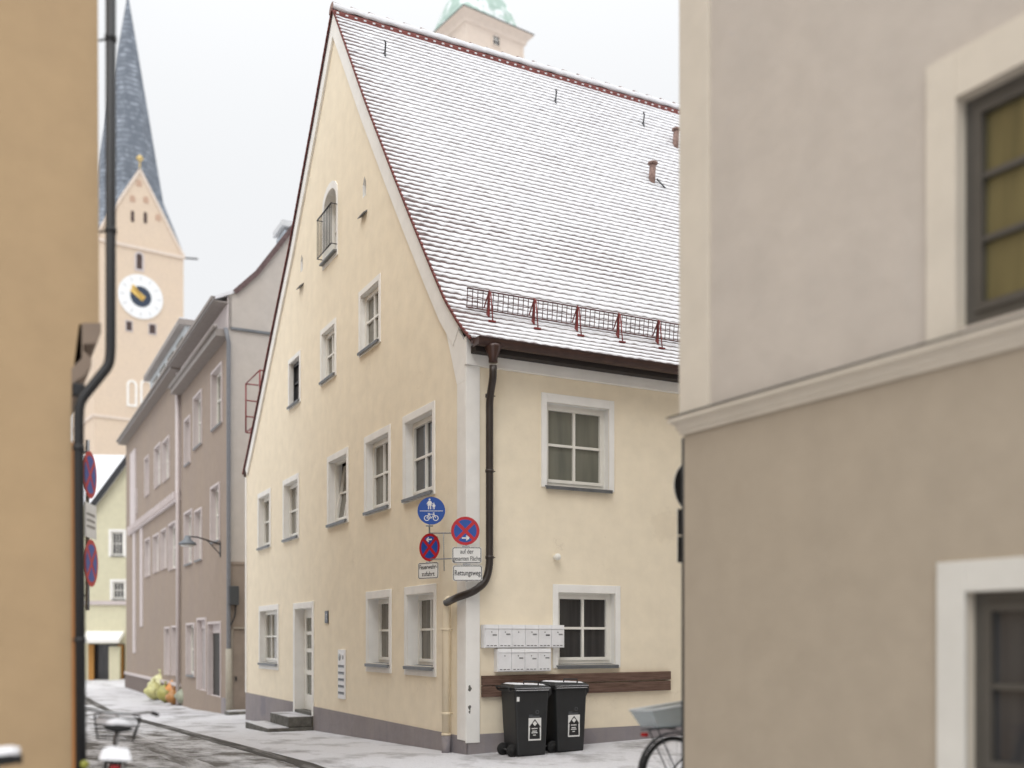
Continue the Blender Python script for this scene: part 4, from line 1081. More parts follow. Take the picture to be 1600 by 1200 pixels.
m.prism([(xl-.002 if px < 0 else px, z) for px, z in pr], -.004, LB-.004); m.build('cornice', CORBEL, lb)
# dark rainwater pipe with its offset
pX = lambda px, py, y=-.05: LF.hit(1, y, px, py)
m = MB(); c = [pX(173, -400), pX(173, 545), pX(171, 570), pX(124, 628), pX(123, 660), pX(127, 1290)]
m.tube(smoothp([(p.x, -.05, p.z) for p in c]), .037, 14); lp = m.build('downpipe', BLACK, lb)
m = MB(); 
for px, py in ((173, 60), (173, 360), (123, 700), (125, 1000)):
    p = pX(px, py); m.tube([(p.x, -.05, p.z-.02), (p.x, -.05, p.z+.02)], .043, 12); m.tube([(p.x, -.05, p.z), (xl if px < 150 else xu, .02, p.z)], .008, 6)
m.build('pipe_clamp', BLACK, lp)
m = MB(); p = pX(124, 610); m.box(p.x-.04, p.x+.04, -.02, .06, p.z-.03, p.z+.06); m.build('pipe_hopper', BLACK, lp, bevel=.01)
m = MB(); m.box(xl+.001, xl+.045, .0, .35, -.8, lx(112, 690).z); m.build('edge_strip', plaster("orange render edge", (.50, .23, .09), amount=.2, bump=.1), lb)

# signs on the tan building, seen nearly edge on
def leftsign(px, py, Y, rz, label, kind):
    loc = Vector(((px-800)/1600*Y, Y, CAMZ+(1000-py)/1600*Y))
    t = thing('no_stopping_sign' if kind else 'text_sign', label, 'traffic sign', None, loc, rz)
    if kind: nostop(t, .235, 0)
    else:
        m = MB(); m.box(-.2, .2, 0, .004, -.17, .17); m.build('sign_plate', SIGNW, t)
        m = MB(); 
        for z in (.06, 0, -.06): m.box(-.14, .14, -.0015, 0, z-.012, z+.012)
        m.build('printed_marks', STEEL, t)
    return t
leftsign(141, 742, 10.2, R(97), 'upper red rimmed sign seen edge on beside the left downpipe', True)
leftsign(142, 814, 10.2, R(97), 'white text plate seen edge on between two red rimmed signs', False)
leftsign(143, 880, 10.2, R(97), 'lower red rimmed sign seen edge on beside the left downpipe', True)
t = thing('sign_post', 'slim grey post holding the edge on signs at the left wall', 'post', None, ((137-800)/1600*10.35, 10.35, 0))
m = MB(); m.tube([(0, 0, 1.9), (0, 0, 3.62)], .02, 8); m.build('pole', STEEL, t)
m = MB()
for z in (2.05, 3.5): m.tube([(0, 0, z), (-.75, .2, z)], .012, 6)
m.build('arm', STEEL, t)

# bikes along the tan wall, loaded with snow
def put(t, px, Y, rz, lean=0, extra=0):
    X = (px-800)/1600*Y; l = HF.I @ Vector((X, Y, 0)); t.matrix_world = Matrix.Translation((X, Y, gz(l.x, l.y)+.005)) @ Matrix.Rotation(rz, 4, 'Z') @ Matrix.Rotation(lean, 4, 'X')
    return t
k1 = make_bike('snow covered bicycle parked nearest the left downpipe'); k1['group'] = 'snow covered bicycles by the tan wall'
put(k1, 166, 7.95, TH+R(84), R(5))
k4 = dup(k1, 'bicycle whose snowy saddle shows at the lower left edge'); put(k4, 60, 5.5, R(205), R(4)); k4.location.x = -3.03
m = MB(); m.smooth = True; G = []
for i in range(13):
    G.append([m.P(-.78+.38*i/12, -.11+.22*j/10,   .745+(.07*(math.sin(math.pi*i/12)*math.sin(math.pi*j/10))**.25+.03*noise.noise(Vector((i*.6, j*.6, 2))) if 0 < i < 12 and 0 < j < 10 else 0)) for j in range(11)])
for i in range(12):
    for j in range(10): m.F(G[i][j], G[i+1][j], G[i+1][j+1], G[i][j+1])
m.build('snow_load', SNOW, k1, fix=False)
m = MB(); m.lathe((-.70, .20, .70), [(.03, -.01), (.03, .01)], 14, 'x'); m.build('yellow_reflector', mat('yellow reflector', (.28, .28, .04), .3), k1)
def carrier(t, s, lab):
    c_ = thing('bicycle_basket', lab, 'basket'); c_.matrix_world = t.matrix_world @ Matrix.Translation((.62, 0, .78))
    m = MB()
    for z in (0, .09, .18): 
        e = .02*z/.09
        P4 = [(-.17-e, -.14-e, z), (.17+e, -.14-e, z), (.17+e, .14+e, z), (-.17-e, .14+e, z)]
        for q in range(4): m.tube([P4[q], P4[(q+1) % 4]], .006, 5)
    for q in range(7):
        x = -.17+.34*q/6; m.tube([(x, -.14, 0), (x*1.2, -.18, .18)], .003, 4); m.tube([(x, .14, 0), (x*1.2, .18, .18)], .003, 4)
    m.build('wire_frame', SLATE, c_)
    m = MB(); m.smooth = True; G = []
    for i in range(13):
        G.append([m.P(-.19+.38*i/12, -.165+.33*j/10, .13+(.10*math.sin(math.pi*i/12)**.5*math.sin(math.pi*j/10)**.5 if 0 < i < 12 and 0 < j < 10 else 0)) for j in range(11)])
    for i in range(12):
        for j in range(10): m.F(G[i][j], G[i+1][j], G[i+1][j+1], G[i][j+1])
    m.build('snow_fill', SNOW, c_, fix=False)
carrier(k1, None, 'wire basket heaped with snow on the nearest left bicycle')

# ------------------------------------------------------------------ the two mauve-grey houses along the lane
AF = Frame((-8.17, 29.5, 0))
ah = thing('grey_house', 'mauve grey house next to the cream house with zinc chimney', 'house', AF)
ag = lambda px, py: AF.hit(0, 0, px, py)
AL_ = ag(283, 800).y
def opening(px0, px1, py0, py1, frame_fn):
    a = frame_fn(px0, (py0+py1)/2); b = frame_fn(px1, (py0+py1)/2); ym = (a.y+b.y)/2
    # heights measured at the nearer (right hand) jamb
    top = frame_fn(px1, py0).z; bot = frame_fn(px1, py1).z
    return (min(a.y, b.y), max(a.y, b.y), bot, top)
ops = [opening(*q, ag) for q in ((331, 349, 567, 657), (303, 317, 610, 690), (289, 299, 650, 720), (330, 345, 756, 842), (305, 317, 795, 872), (289, 302, 797, 878), (292, 306, 976, 1056))]
ops = [(a+.12, b-.12, c, d) for a, b, c, d in ops]
dA = opening(326, 345, 974, 1090, ag); dB = opening(309, 322, 968, 1080, ag)
ZE = 10.55
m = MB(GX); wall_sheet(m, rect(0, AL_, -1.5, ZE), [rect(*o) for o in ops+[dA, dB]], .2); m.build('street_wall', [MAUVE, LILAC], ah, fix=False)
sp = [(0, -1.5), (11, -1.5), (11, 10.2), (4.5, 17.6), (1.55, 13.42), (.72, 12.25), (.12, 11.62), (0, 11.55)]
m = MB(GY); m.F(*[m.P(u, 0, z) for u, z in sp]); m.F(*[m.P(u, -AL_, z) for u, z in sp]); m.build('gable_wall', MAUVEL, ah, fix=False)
m = MB(); m.box(-.02, .1, 0, AL_, ZE, 11.5); m.build('attic_band', LILAC, ah)
m = MB()
rs = [(-.45, 11.42), (.12, 11.68), (.75, 12.33), (1.58, 13.52), (4.5, 17.75), (11.2, 10.2)]
for i in range(len(rs)-1):
    (a, za), (b, zb) = rs[i], rs[i+1]
    m.hexa([(a, -.05, za-.09), (b, -.05, zb-.09), (b, AL_+.05, zb-.09), (a, AL_+.05, za-.09), (a, -.05, za), (b, -.05, zb), (b, AL_+.05, zb), (a, AL_+.05, za)])
rfA = m.build('roof', SNOW, ah)
m = MB(GY); band(m, rs[1:5], .0, .14, .052, .085); m.build('verge_tiles', TILE, rfA)
m = MB(); m.box(-.50, -.38, -.05, AL_+.05, 11.34, 11.43); m.box(-.40, 0, 0, AL_, 11.30, 11.345); m.build('upper_eaves', EAVE, ah)
m = MB(); m.box(-.36, .0, -.02, AL_, ZE-.22, ZE-.02); m.build('eaves_cornice', EAVE, ah)
m = MB(); m.tube([(-.38, -.05, ZE+.02), (-.38, AL_, ZE+.02)], .07, 8); m.build('gutter', EAVE, ah)
for i, o_ in enumerate(ops):
    window(ah, GX, *o_, rec=.14, cols=2, rows=2, sur=.07, surmat=LILAC, surd=.05, surbot=.05, pane=CURT)
for i, o_ in enumerate((dA, dB)):
    m = MB(GX); a, b, c, d = o_; m.box(a, b, -.2, -.14, c, d-.3); dd = m.build('door', mat("dark door %d" % i, (.03, .026, .022) if i == 0 else (.40, .36, .35), .6), ah)
    m = MB(GX); m.box(a, b, -.2, -.12, d-.28, d); m.build('transom', LILAC, dd)
    m = MB(GX); m.box(a-.07, a, 0, .03, c, d+.07); m.box(b, b+.07, 0, .03, c, d+.07); m.box(a, b, 0, .03, d, d+.07); m.build('door_surround', LILAC, dd)
m = MB(GX); m.box(0, dA[0]-.17, 0.001, .03, -1.5, -.1); m.build('plinth', PLINTH, ah)
# side wall details: ledges, pipe, meter box, small door
m = MB(GY); m.box(.06, 11, .001, .06, 10.55, 10.62); m.build('ledge', SILL, ah)
m = MB(GY); zz = AF.hit(1, 0, 372, 880).z; m.box(.02, 4, .001, .05, zz-.04, zz+.04); 
m.box(.02, 4, .001, .028, -1.5, zz-.04); m.build('lower_wall', plaster("brown grey lower wall", (.30, .25, .21), amount=.3, streak=.3), ah)
m = MB(GY); m.tube([(-.10, .10, ZE), (-.02, .12, ZE-.4), (-.02, .12, 1.0), (-.02, .12, -.9)], .06, 10); pA = m.build('downpipe', mat('grey pipe', (.17, .175, .19), .5), ah)
m = MB(GY); m.tube([(-.02, .12, 1.35), (-.02, .12, -.9)], .085, 12); m.build('standpipe', mat("beige cast pipe", (.36, .33, .27), .6), pA)
q = AF.hit(1, -.15, 364, 930)
m = MB(GY); m.box(q.x-.11, q.x+.15, .03, .26, q.z-.28, q.z+.26); bx_ = m.build('meter_box', mat("dark grey box", (.05, .055, .06), .5), ah, bevel=.01)
m = MB(GY); m.tube(smoothp([(q.x+.08, .15, q.z-.26), (q.x+.06, .15, q.z-.6), (q.x-.12, .12, q.z-1.0), (q.x-.12, .12, -.8)]), .022, 6); m.build('cable', SLATE, bx_)
da = AF.hit(1, 0, 364, 983); db = AF.hit(1, 0, 383, 1100)
m = MB(GY); m.box(da.x, db.x+.1, .03, .055, -.82, da.z); sd_ = m.build('door', mat("taupe side door", (.25, .205, .17), .6, var=.12, scale=4), ah); sd_['label'] = 'narrow brown side door'
m = MB(GY); m.box(da.x-.02, db.x+.12, .03, .10, da.z+.01, da.z+.06); m.box(da.x-.06, da.x-.01, .03, .07, -.82, da.z+.01); m.build('door_frame', mat("beige frame", (.34, .30, .25), .6), sd_)
m = MB(GY); m.box(da.x+.05, da.x+.09, .055, .10, .42, .55); m.build('handle', SLATE, sd_)
m = MB(GY); m.box(-.12, .55, .05, .62, gz(-8, 17)-.3, gz(-8, 17)+.13); ds = m.build('door_step', STONE, ah, bevel=.02)
m = MB(GY); m.box(-.10, .53, .07, .60, gz(-8, 17)+.131, gz(-8, 17)+.15); m.build('snow_dusting', PAVM, ds)
# zinc clad chimney
ca = AF.hit(1, .9, 437, 380); cb_ = AF.hit(1, .9, 462, 380)
m = MB(); m.box(ca.x, ca.x+1.3, .35, 1.3, 12.6, AF.hit(1, .35, 440, 358).z); ch = m.build('chimney', ZINC, ah)
zc = AF.hit(1, .35, 440, 353).z
m = MB(); m.box(ca.x-.09, ca.x+1.4, .27, 1.38, zc, zc+.17); m.build('chimney_cap', mat("pale zinc cap", (.55, .56, .57), .5), ch)
m = MB(); m.box(ca.x+.30, ca.x+1.2, .25, .35, zc-.55, zc-.42); m.box(ca.x+.45, ca.x+.47, .33, .35, zc-.3, zc-.08); m.build('chimney_ledge', SILL, ch)

# street lamp on a wall arm
lamp = thing('street_lamp', 'grey bell shaped street lamp on a bracket arm from the mauve wall', 'street lamp', AF, (-.95, 1.1, AF.hit(0, -.8, 315, 838).z))
m = MB(); m.lathe((0, 0, 0), [(.26, -.13), (.24, -.08), (.11, .02), (.08, .12), (.03, .14)], 20); sh = m.build('lamp_shade', mat("lamp grey", (.16, .18, .20), .5), lamp)
m = MB(); m.lathe((0, 0, 0), [(.20, -.135), (.20, -.165), (.12, -.19)], 20); m.build('lamp_glass', mat("milk glass", (.75, .75, .73), .3), lamp)
m = MB(); m.tube([(0, 0, .12), (.3, 0, .10), (.94, 0, -.08)], .022, 8); m.tube([(.55, 0, .03), (.94, 0, -.38)], .014, 6); m.build('arm', SLATE, lamp)
m = MB(); m.box(.925, .949, -.05, .05, -.45, .0); m.build('wall_bracket', SLATE, lamp)

# second house
BF = Frame(AF.M @ Vector((0, AL_+.01, 0)))
bh = thing('mauve_house', 'long mauve brown house with pale trim and boxy roof dormer further down the lane', 'house', BF)
bg_ = lambda px, py: BF.hit(0, 0, px, py)
BL = bg_(197, 800).y; ZB = bg_(273, 583).z
pb_ = [(227, 236, 841, 898), (240, 250, 834, 891), (252, 262, 826, 886), (264, 277, 815, 886), (242, 252.5, 692, 754), (254.5, 266, 682, 744), (227, 234, 712, 770), (258, 267, 982, 1054), (269, 279, 980, 1055), (206, 215, 765, 800)]
opb = [opening(*q, bg_) for q in pb_]
opb = [(a+.15, b-.15, c, d) for a, b, c, d in opb]
m = MB(GX); wall_sheet(m, rect(0, BL, -1.5, ZB), [rect(*o) for o in opb], .2)
m.M = lambda u, d, z: (u, d, z); m.F(m.P(0, BL, -1.5), m.P(11, BL, -1.5), m.P(11, BL, ZB), m.P(5, BL, ZB+5), m.P(0, BL, ZB)); m.F(m.P(0, 0, ZB-2), m.P(11, 0, ZB-2), m.P(5, 0, ZB+5), m.P(0, 0, ZB))
m.build('street_wall', [MAUVE, LILAC], bh, fix=False)
for o_ in opb: window(bh, GX, *o_, rec=.14, sur=.07, surmat=LILAC, surd=.05, surbot=.04, sill=False, cols=2)
m = MB()
for (a, za), (b, zb) in (((-.35, ZB-.02), (5, ZB+5)), ((5, ZB+5), (11.3, ZB-.6))):
    m.hexa([(a, -.02, za-.1), (b, -.02, zb-.1), (b, BL+.1, zb-.1), (a, BL+.1, za-.1), (a, -.02, za), (b, -.02, zb), (b, BL+.1, zb), (a, BL+.1, za)])
rfB = m.build('roof', SNOW, bh)
m = MB(); m.box(-.36, -.0, -.01, BL+.1, ZB-.20, ZB-.12); m.tube([(-.40, 0, ZB-.04), (-.40, BL+.1, ZB-.04)], .06, 8); m.build('gutter', EAVE, bh)
d0 = BF.hit(0, .5, 296, 560).y; d1 = BF.hit(0, .5, 240, 590).y
m = MB(); m.box(.35, 4.5, d0, d1, ZB, ZB+1.75); dm = m.build('dormer', mat("pale grey cladding", (.50, .53, .54), .6), bh)
m = MB(); m.box(.10, 4.6, d0-.2, d1+.25, ZB+1.755, ZB+1.95); m.build('dormer_roof', EAVE, dm)
m = MB(); m.box(.12, 4.6, d0-.18, d1+.23, ZB+1.951, ZB+2.0); m.build('roof_snow', SNOW, dm)
nd = 4
for i in range(nd):
    a = d0+.5+(d1-d0-.6)*i/nd; m = MB(GX); m.box(a, a+(d1-d0)/nd*.62, -.349, -.33, ZB+.55, ZB+1.5); m.build('dormer_window', CURT, dm)
# pale trim: pilaster strip, string course with brackets, far strip
m = MB(GX); zs = bg_(283, 768).z
m.box(.02, .75, .001, .08, zs-.2, ZB-.3); u2 = bg_(203, 800).y
m.box(.02, u2, .001, .10, zs-.28, zs+.05); m.box(u2-2.4, u2-.6, .001, .07, zs+.05, ZB-1.0)
nb = 22
for i in range(nb): u = .4+(u2-.8)*i/nb; m.box(u, u+.22, .1005, .22, zs-.22, zs+.03)
m.box(u2-4.6, u2-3.9, .001, .05, 2.2, zs-.3); m.box(u2-2.2, u2-1.4, .001, .05, 1.0, zs-.3)
m.build('string_course', LILAC, bh)
m = MB(GX); zp = bg_(240, 1061).z; m.box(0, BL, .001, .09, zp-.05, zp+.06); m.build('plinth_band', LILAC, bh)
m = MB(GX); m.box(0, BL, .001, .06, -1.5, zp-.05); m.build('plinth', plaster('dark brown plinth', (.19, .155, .14)), bh)
m = MB(GX); zl = bg_(290, 900).z; 
m = MB(); m.tube([(-.10, .05, ZB-.3), (-.10, .05, -.8)], .07, 8); m.build('downpipe', LILAC, bh)

# red escape platform cage behind the rear eaves
rc = thing('roof_ladder_cage', 'red metal railing cage standing on the rear roof edge of the cream house', 'railing cage', HF, (0, 0, 0))
q0 = HF.hit(0, .15, 401, 665); zb = HF.hit(0, .15, 401, 668).z; zt_ = HF.hit(0, .15, 401, 590).z; ww = abs(HF.hit(0, .15, 389, 650).y-HF.hit(0, .15, 411, 650).y)
yc = q0.y; m = MB()
for x in (.05, .55):
    for y in (yc-ww/2, yc+ww/2): m.tube([(x, y, zb), (x, y, zt_)], .022, 6)
for f in (.0, .33, .66, 1.0):
    z = zb+(zt_-zb)*f
    P4 = [(.05, yc-ww/2, z), (.55, yc-ww/2, z), (.55, yc+ww/2, z), (.05, yc+ww/2, z)]
    for q in range(4):
        if q != 3 or f in (0, 1.0): m.tube([P4[q], P4[(q+1) % 4]], .018, 6)
m.build('railing', REDM, rc)
m = MB(); m.box(.03, .57, yc-ww/2, yc+ww/2*.3, zb-.09, zb-.02); m.tube([(.3, yc-ww/2, zb-.05), (.3, yc-ww/2-.8, zb-.05)], .03, 6); m.build('platform', REDM, rc)

# ------------------------------------------------------------------ refuse sacks on the pavement
def sack(label, px, Y, sc_, col, seed):
    m = MB(); m.smooth = True; n1, n2 = 14, 10; G = []
    for i in range(n2+1):
        f = i/n2; th = math.pi*f; rr = math.sin(th)**.7*(.30 if f > .3 else .27); z = .30-.30*math.cos(th) if False else .58*(1-f)
        row = []
        for j in range(n1):
            a = 2*math.pi*j/n1; v = Vector((math.cos(a)*2, math.sin(a)*2, f*3+seed)); k_ = 1+.28*noise.noise(v)
            row.append(m.P(rr*k_*math.cos(a), rr*k_*math.sin(a), z*(1+.1*noise.noise(v*1.7))))
        G.append(row)
    for i in range(n2):
        for j in range(n1): m.F(G[i][j], G[i][(j+1) % n1], G[i+1][(j+1) % n1], G[i+1][j])
    t = thing('refuse_sack', label, 'sack', None, (0, 0, 0), 0, 'refuse sacks against the mauve house')
    m.build('sack_body', mat('sack %d' % seed, col, .45, var=.3, scale=6), t)
    m = MB(); m.lathe((0, 0, .56), [(.05, 0), (.02, .04), (.07, .11), (.01, .10)], 8); m.build('tied_neck', mat('sack neck %d' % seed, col, .45), t)
    X = (px-800)/1600*Y; l = HF.I @ Vector((X, Y, 0)); t.matrix_world = Matrix.Translation((X, Y, gz(l.x, l.y))) @ Matrix.Scale(sc_, 4)
for a in (('pale yellow sack lying at the left end of the heap', 241, 40, 1.25, (.52, .50, .22), 1),
          ('tall pale yellow sack propped up behind the others', 251, 40.8, 1.75, (.66, .64, .36), 2),
          ('olive yellow sack in front middle of the heap', 259, 38.2, 1.2, (.36, .34, .10), 3),
          ('orange sack on the right of the heap', 277, 38.4, 1.6, (.62, .26, .07), 4),
          ('small brown orange sack in front of the orange one', 272, 37, 1.0, (.42, .20, .06), 5),
          ('grey green sack at the right end of the heap', 289, 36.5, 1.15, (.30, .32, .24), 6)): sack(*a)

# ------------------------------------------------------------------ far end of the lane
GF = Frame(((128-800)/1600*60, 60, 0), R(8))
gh = thing('pale_green_house', 'pale green gabled house with a shop awning closing the end of the lane', 'house', GF)
g_ = lambda px, py, d=0: GF.hit(1, -d, px, py)
zr = g_(197, 728); zl_ = g_(151, 790)
sl_ = (zr.z-zl_.z)/(zr.x-zl_.x)
xp = zr.x+2.5
outer = [(-3, -2), (8, -2), (8, zr.z-1), (xp, zr.z+sl_*2.5), (zl_.x, zl_.z), (-3, zl_.z+0)]
def gop(px0, px1, py0, py1): a = g_(px0, py1); b = g_(px1, py0); return (a.x, b.x, a.z, b.z)
go = [gop(174, 193, 831, 868), gop(176, 195, 909, 936)]
shop = gop(138, 195, 1006, 1062)
m = MB(GY); wall_sheet(m, outer, [rect(*o) for o in go+[shop]], .3)
m.build('wall', [PALEG, WHITE], gh, fix=False)
for o_ in go: window(gh, GY, *o_, rec=.1, pane=DARKP, sur=.15, surmat=WHITE, cols=3, rows=2)
m = MB(GY); m.box(shop[0], shop[1], -.35, -.3, shop[2], shop[3]); m.build('shop_window', DARKP, gh)
m = MB(GY); q = gop(176, 192, 1010, 1060); m.box(q[0], q[1], .5, .9, -2, q[3]); m.build('shop_pillar', PALEG, gh)
for px in (140, 185):
    m = MB(GY); q = gop(px, px+8, 1010, 1060); m.box(q[0], q[1], .02, .25, -2, q[3]+.1); m.build('shop_post', mat('orange post', (.45, .22, .05), .6), gh)
m = MB(GY); q = gop(133, 194, 990, 1003); m.hexa([(q[0], 0, q[3]-.1), (q[1], 0, q[3]-.1), (q[1], 1.3, q[2]-.05), (q[0], 1.3, q[2]-.05), (q[0], 0, q[3]+.15), (q[1], 0, q[3]+.15), (q[1], 1.3, q[2]+.15), (q[0], 1.3, q[2]+.15)])
m.build('awning', WHITE, gh)
m = MB(GY); q = gop(140, 196, 939, 945); m.box(-3, 8, .001, .12, q[2], q[3]); m.build('string_course', LILAC, gh)
m = MB(); 
P1 = (xp, zr.z+sl_*2.5); P0 = (zl_.x-.4, zl_.z-.4*sl_)
m.hexa([(P0[0], -.3, P0[1]), (P1[0], -.3, P1[1]), (P1[0], 14, P1[1]), (P0[0], 14, P0[1]), (P0[0], -.3, P0[1]+.25), (P1[0], -.3, P1[1]+.25), (P1[0], 14, P1[1]+.25), (P0[0], 14, P0[1]+.25)])
m.build('roof', SNOW, gh); m = MB(GY); band(m, [P0, P1], -.28, .05, .305, .36); m.build('verge', SLATE, gh)
WF = Frame(((118-800)/1600*72, 72, 0), R(5))
wh_ = thing('snowy_house', 'low house with a broad snow covered roof behind the pale green house', 'house', WF)
q1 = WF.hit(1, 0, 150, 790); q2 = WF.hit(1, 4, 175, 712)
m = MB(); m.box(-6, 14, .5, 9, -2, q1.z); m.build('wall', PALEG, wh_)
m = MB(); m.hexa([(-6, 0, q1.z-.1), (14, 0, q1.z-.1), (14, 4.6, q2.z), (-6, 4.6, q2.z), (-6, 0, q1.z+.1), (14, 0, q1.z+.1), (14, 4.6, q2.z+.15), (-6, 4.6, q2.z+.15)])
m.hexa([(-6, 4.6, q2.z), (14, 4.6, q2.z), (14, 9.2, q1.z), (-6, 9.2, q1.z), (-6, 4.6, q2.z+.15), (14, 4.6, q2.z+.15), (14, 9.2, q1.z+.2), (-6, 9.2, q1.z+.2)])
m.build('roof', SNOW, wh_)

# ------------------------------------------------------------------ church tower with spire
CT = math.atan2(.581, .814)
CF = Frame((-44.1, 108, 0), CT)
ct = thing('church_tower', 'peach church tower with white clock and slate spire', 'church tower', CF)
c_ = lambda px, py, d=0: CF.hit(1, -d, px, py)
W_ = 9.46; zg = c_(217, 385).z; za = c_(215, 264).z
m = MB()
m.box(0, W_, 0, W_, -2, zg)
body_ = m
# gables on all four faces
for (a, b) in (((0, 0), (W_, 0)), ((W_, W_), (0, W_))):
    mid = ((a[0]+b[0])/2, (a[1]+b[1])/2); ctr = (W_/2, W_/2)
    A, B, Cc, D = m.P(a[0], a[1], zg), m.P(b[0], b[1], zg), m.P(mid[0], mid[1], za), m.P(ctr[0], ctr[1], za)
    m.F(A, B, Cc)
m.build('tower_wall', PEACH, ct, fix=False)
zt2 = CAMZ+(1000+12)/1600*114.6; ze = CAMZ+(1000-312)/1600*114.6
m = MB(); h = W_/2
def oct_(z, r_): return [(h+r_*math.cos(R(22.5+45*k)), h+r_*math.sin(R(22.5+45*k)), z) for k in range(8)]
sq = [(W_+.15, h+2), (h+2, W_+.15), (h-2, W_+.15), (-.15, h+2), (-.15, h-2), (h-2, -.15), (h+2, -.15), (W_+.15, h-2)]
corners = [(W_+.1, W_+.1), (-.1, W_+.1), (-.1, -.1), (W_+.1, -.1)]
oc = [m.P(*p) for p in oct_(ze, h*.80)]; tip = m.P(h, h, zt2)
for k in range(8): m.F(oc[k], oc[(k+1) % 8], tip)
cn = [m.P(x, y, zg) for x, y in corners]
# corner k sits between octagon points 2k and 2k+1 : broaches
ap = [m.P(h, W_, za), m.P(-.1, h, zg), m.P(h, 0, za), m.P(W_+.1, h, zg)]   # gable apexes on +y, -x, -y, +x
for k in range(4):
    m.F(cn[k], oc[2*k], oc[2*k+1])
    nxt = (k+1) % 4
    m.F(cn[k], oc[2*k+1], ap[k]); m.F(cn[nxt], ap[k], oc[(2*k+2) % 8]); m.F(oc[2*k+1], oc[(2*k+2) % 8], ap[k])
m.build('spire', SPIRE, ct)
m = MB(GY)
m.box(-.12, W_+.12, .001, .16, zg-.35, zg+.0); 
zz = c_(200, 655).z; m.box(-.1, W_+.1, .001, .14, zz-.15, zz+.15); m.M = GX; m.box(0, W_, .001, .14, zz-.15, zz+.15); m.box(0, W_, .001, .16, zg-.35, zg)
m.build('string_course', PEACH2, ct)
m = MB(GY); band(m, [(0, zg), (h, za)], -.12, .16, .001, .12); band(m, [(h, za), (W_, zg)], -.12, .16, .001, .12); m.build('gable_coping', PEACH2, ct)
q = c_(217, 246); m = MB(GY); m.lathe((h, 0, za+1.2), [(.02, -.42), (.42, 0), (.02, .42)], 12); m.tube([(h, 0, za-.2), (h, 0, za+.9)], .08, 6); m.build('finial_ball', mat('gilded', (.65, .48, .2), .4, .5), ct)
# clock
cc_ = c_(219.5, 464); cr = 2.38
ck = MB(GY); ck.lathe((cc_.x, 0, cc_.z), [(cr, .01), (cr, .12)], 48, 'y', smooth=False); clock = ck.build('clock_face', mat('white clock face', (.82, .83, .83), .5), ct)
ck = MB(GY); ck.lathe((cc_.x, 0, cc_.z), [(cr*.47, .121), (cr*.47, .14)], 40, 'y', smooth=False); ck.build('clock_centre', mat('dark clock blue', (.03, .045, .075), .5), clock)
ck = MB(GY)
for k in range(12):
    a = 2*math.pi*k/12; d = Vector((math.sin(a), math.cos(a))); n_ = Vector((d.y, -d.x))*.045; p = Vector((cc_.x, cc_.z))
    a1, b1 = p+d*cr*.72, p+d*cr*.90
    ck.hexa([(v.x, dd, v.y) for dd in (.121, .135) for v in (a1+n_, b1+n_, b1-n_, a1-n_)])
ck.build('hour_marks', mat('soft grey numerals', (.5, .5, .5), .5), clock)
ck = MB(GY)
for ang, ln, wd in ((-55, .50, .62), (-40, .58, .34)):
    a = R(ang); d = Vector((math.sin(a), math.cos(a))); n_ = Vector((d.y, -d.x))*wd/2; p = Vector((cc_.x, cc_.z)); a1, b1 = p-d*.4, p+d*cr*ln
    dd0 = .142 if ang == -50 else .172
    ck.hexa([(v.x, dd, v.y) for dd in (dd0, dd0+.025) for v in (a1+n_, b1+n_, b1-n_, a1-n_)])
ck.build('clock_hands', mat('gold leaf', (.80, .55, .16), .4, .3), clock)
def tw(px0, px1, py0, py1, m_, name, arch_=False, sur=None):
    a = c_(px0, py1); b = c_(px1, py0); m = MB(GY)
    poly = archpoly(a.x, b.x, a.z, b.z-(b.x-a.x)/2, b.z) if arch_ else rect(a.x, b.x, a.z, b.z)
    m.prism(poly, .002, .05); o = m.build(name, m_, ct)
    if sur:
        s_ = sur; poly2 = archpoly(a.x-s_, b.x+s_, a.z-s_, b.z-(b.x-a.x)/2, b.z+s_) if arch_ else rect(a.x-s_, b.x+s_, a.z-s_, b.z+s_)
        m = MB(GY); ringstrip(m, poly2, poly, .001, .07); m.build('window_surround', LILAC, o)
DW = mat('dark louvre', (.07, .045, .04), .8)
tw(213, 222, 397, 420, DW, 'louvre_window', True, .2)
tw(197, 206, 503, 516, DW, 'window', False, .1); tw(233, 243, 508, 521, DW, 'window', False, .1)
for px, py in ((207, 338), (227, 340)): tw(px-2.5, px+2.5, py-8, py+8, DW, 'slot_window', True)
for px, py in ((207, 310), (228, 312), (217, 286), (247, 340)): tw(px-4, px+4, py-4, py+4, mat('blind recess', (.5, .34, .25), .9), 'blind_recess', True)
for (x0, x1) in ((198, 214), (219, 238)):
    a = c_(x0, 634); b = c_(x1, 595); m = MB(GY); P_ = archpoly(a.x, b.x, a.z, b.z-.5, b.z); Q_ = archpoly(a.x+.2, b.x-.2, a.z+.2, b.z-.6, b.z-.2); ringstrip(m, P_, Q_, .001, .10); m.build('blind_arch', WHITE, ct)
m = MB(); m.tube([(W_, 0, zg-.2), (W_+1.4, -.6, zg-.2)], .10, 6); m.build('water_spout', SLATE, ct)

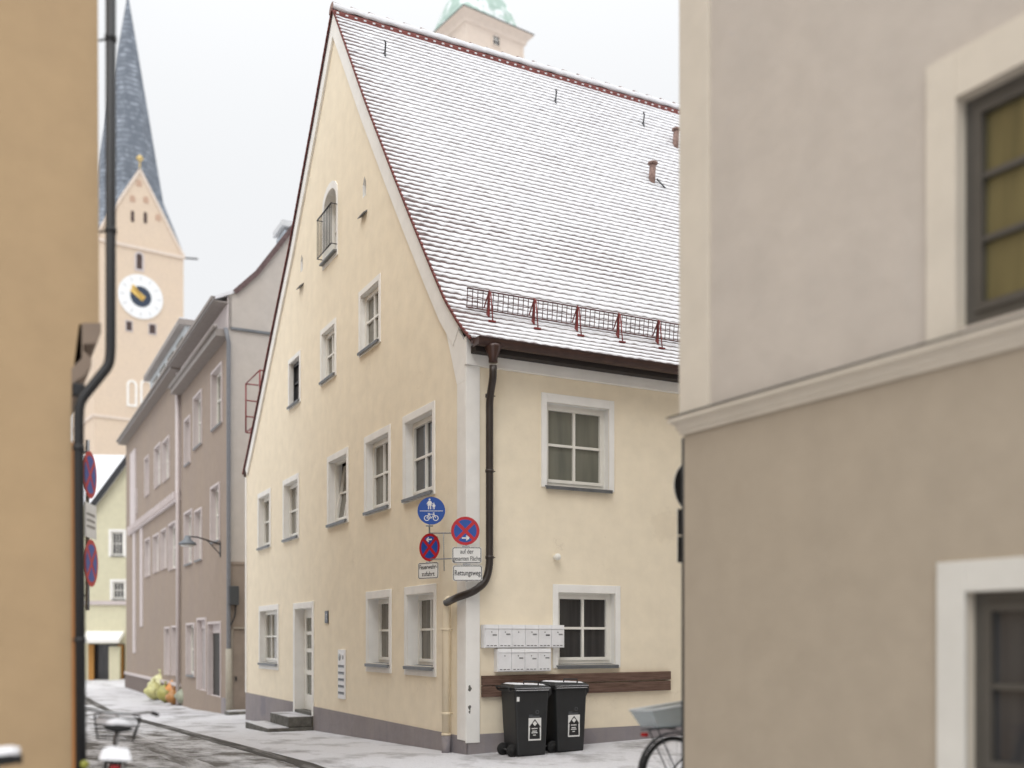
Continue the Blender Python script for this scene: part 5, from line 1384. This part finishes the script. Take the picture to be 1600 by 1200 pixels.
# ------------------------------------------------------------------ domed tower behind the ridge
DD = 70.0
DF = Frame((-.072/1.6*DD, DD, 0), CT)
dt = thing('domed_tower', 'pale beige square tower with green copper dome rising behind the ridge', 'tower', DF)
d_ = lambda px, py: DF.hit(1, 0, px, py)
W2 = d_(818, 100).x; zcor = d_(728, 24).z; ztop = CAMZ+(1000-8)/1600*DD-.3
m = MB(); m.box(0, W2, 0, W2, 10, zcor); m.build('tower_wall', PEACH2, dt)
m = MB(); lv = [(0.001, zcor-.55), (.05, zcor-.35), (.14, zcor-.30), (.20, zcor-.05), (.42, zcor+.20), (.52, zcor+.26), (.52, zcor+.36)]
lv = [(o_, z-.12) for o_, z in lv]
rr = [[m.P(x, y, z) for x, y in ((-o_, -o_), (W2+o_, -o_), (W2+o_, W2+o_), (-o_, W2+o_))] for o_, z in lv]
for i in range(len(lv)-1):
    for k in range(4): m.F(rr[i][k], rr[i][(k+1) % 4], rr[i+1][(k+1) % 4], rr[i+1][k])
m.F(*rr[-1]); m.build('cornice', PEACH2, dt)
zb_ = lv[-1][1]
m = MB(); m.box(-.56, W2+.56, -.56, W2+.56, zb_, zb_+.06); m.build('cornice_flashing', SLATE, dt)
m = MB(); cx = W2/2; prof = [(.96, .0), (.90, .18), (.87, .6), (.83, 1.2), (.74, 2.0), (.58, 2.75), (.36, 3.3), (.15, 3.6), (.09, 4.6), (.01, 5.2)]
rr = []
m.smooth = False
for f, z in prof:
    hw = (W2/2+.5)*f; mixc = min(1, max(0, (z-.1)/2.0)); ring_ = []
    for k in range(16):
        a = 2*math.pi*(k+.5)/16; c0, s0 = math.cos(a), math.sin(a); sqr = 1/max(abs(c0), abs(s0)); r_ = hw*(sqr*(1-mixc*.8)+mixc*.8*1.04)
        ring_.append(m.P(cx+r_*c0, cx+r_*s0, zb_+.06+z))
    rr.append(ring_)
for i in range(len(prof)-1):
    for k in range(16): m.F(rr[i][k], rr[i][(k+1) % 16], rr[i+1][(k+1) % 16], rr[i+1][k])
m.F(*rr[-1]); m.build('dome', COPPER, dt)
q = d_(775, 62)
m = MB(GY); P_ = archpoly(q.x-.26, q.x+.26, q.z-.40, q.z+.32, q.z+.42); m.prism(P_, .002, .02); o = m.build('window', DARKP, dt)
m = MB(GY); Q_ = archpoly(q.x-.38, q.x+.38, q.z-.50, q.z+.40, q.z+.54); ringstrip(m, Q_, P_, .001, .06); m.build('window_surround', PEACH2, o)
m = MB(GY); m.box(q.x-.02, q.x+.02, .02, .035, q.z-.4, q.z+.38); m.box(q.x-.26, q.x+.26, .021, .034, q.z-.02, q.z+.02); m.build('glazing_bar', FRAME, o)
m = MB(GX); m.box(1.8, 2.2, .002, .02, q.z-.35, q.z+.35); o = m.build('window', DARKP, dt)
m = MB(GY); m.box(-.01, .22, .001, .04, 30, zcor-.55); m.box(W2-.22, W2, .001, .04, 30, zcor-.55); m.build('corner_strip', PEACH2, dt)
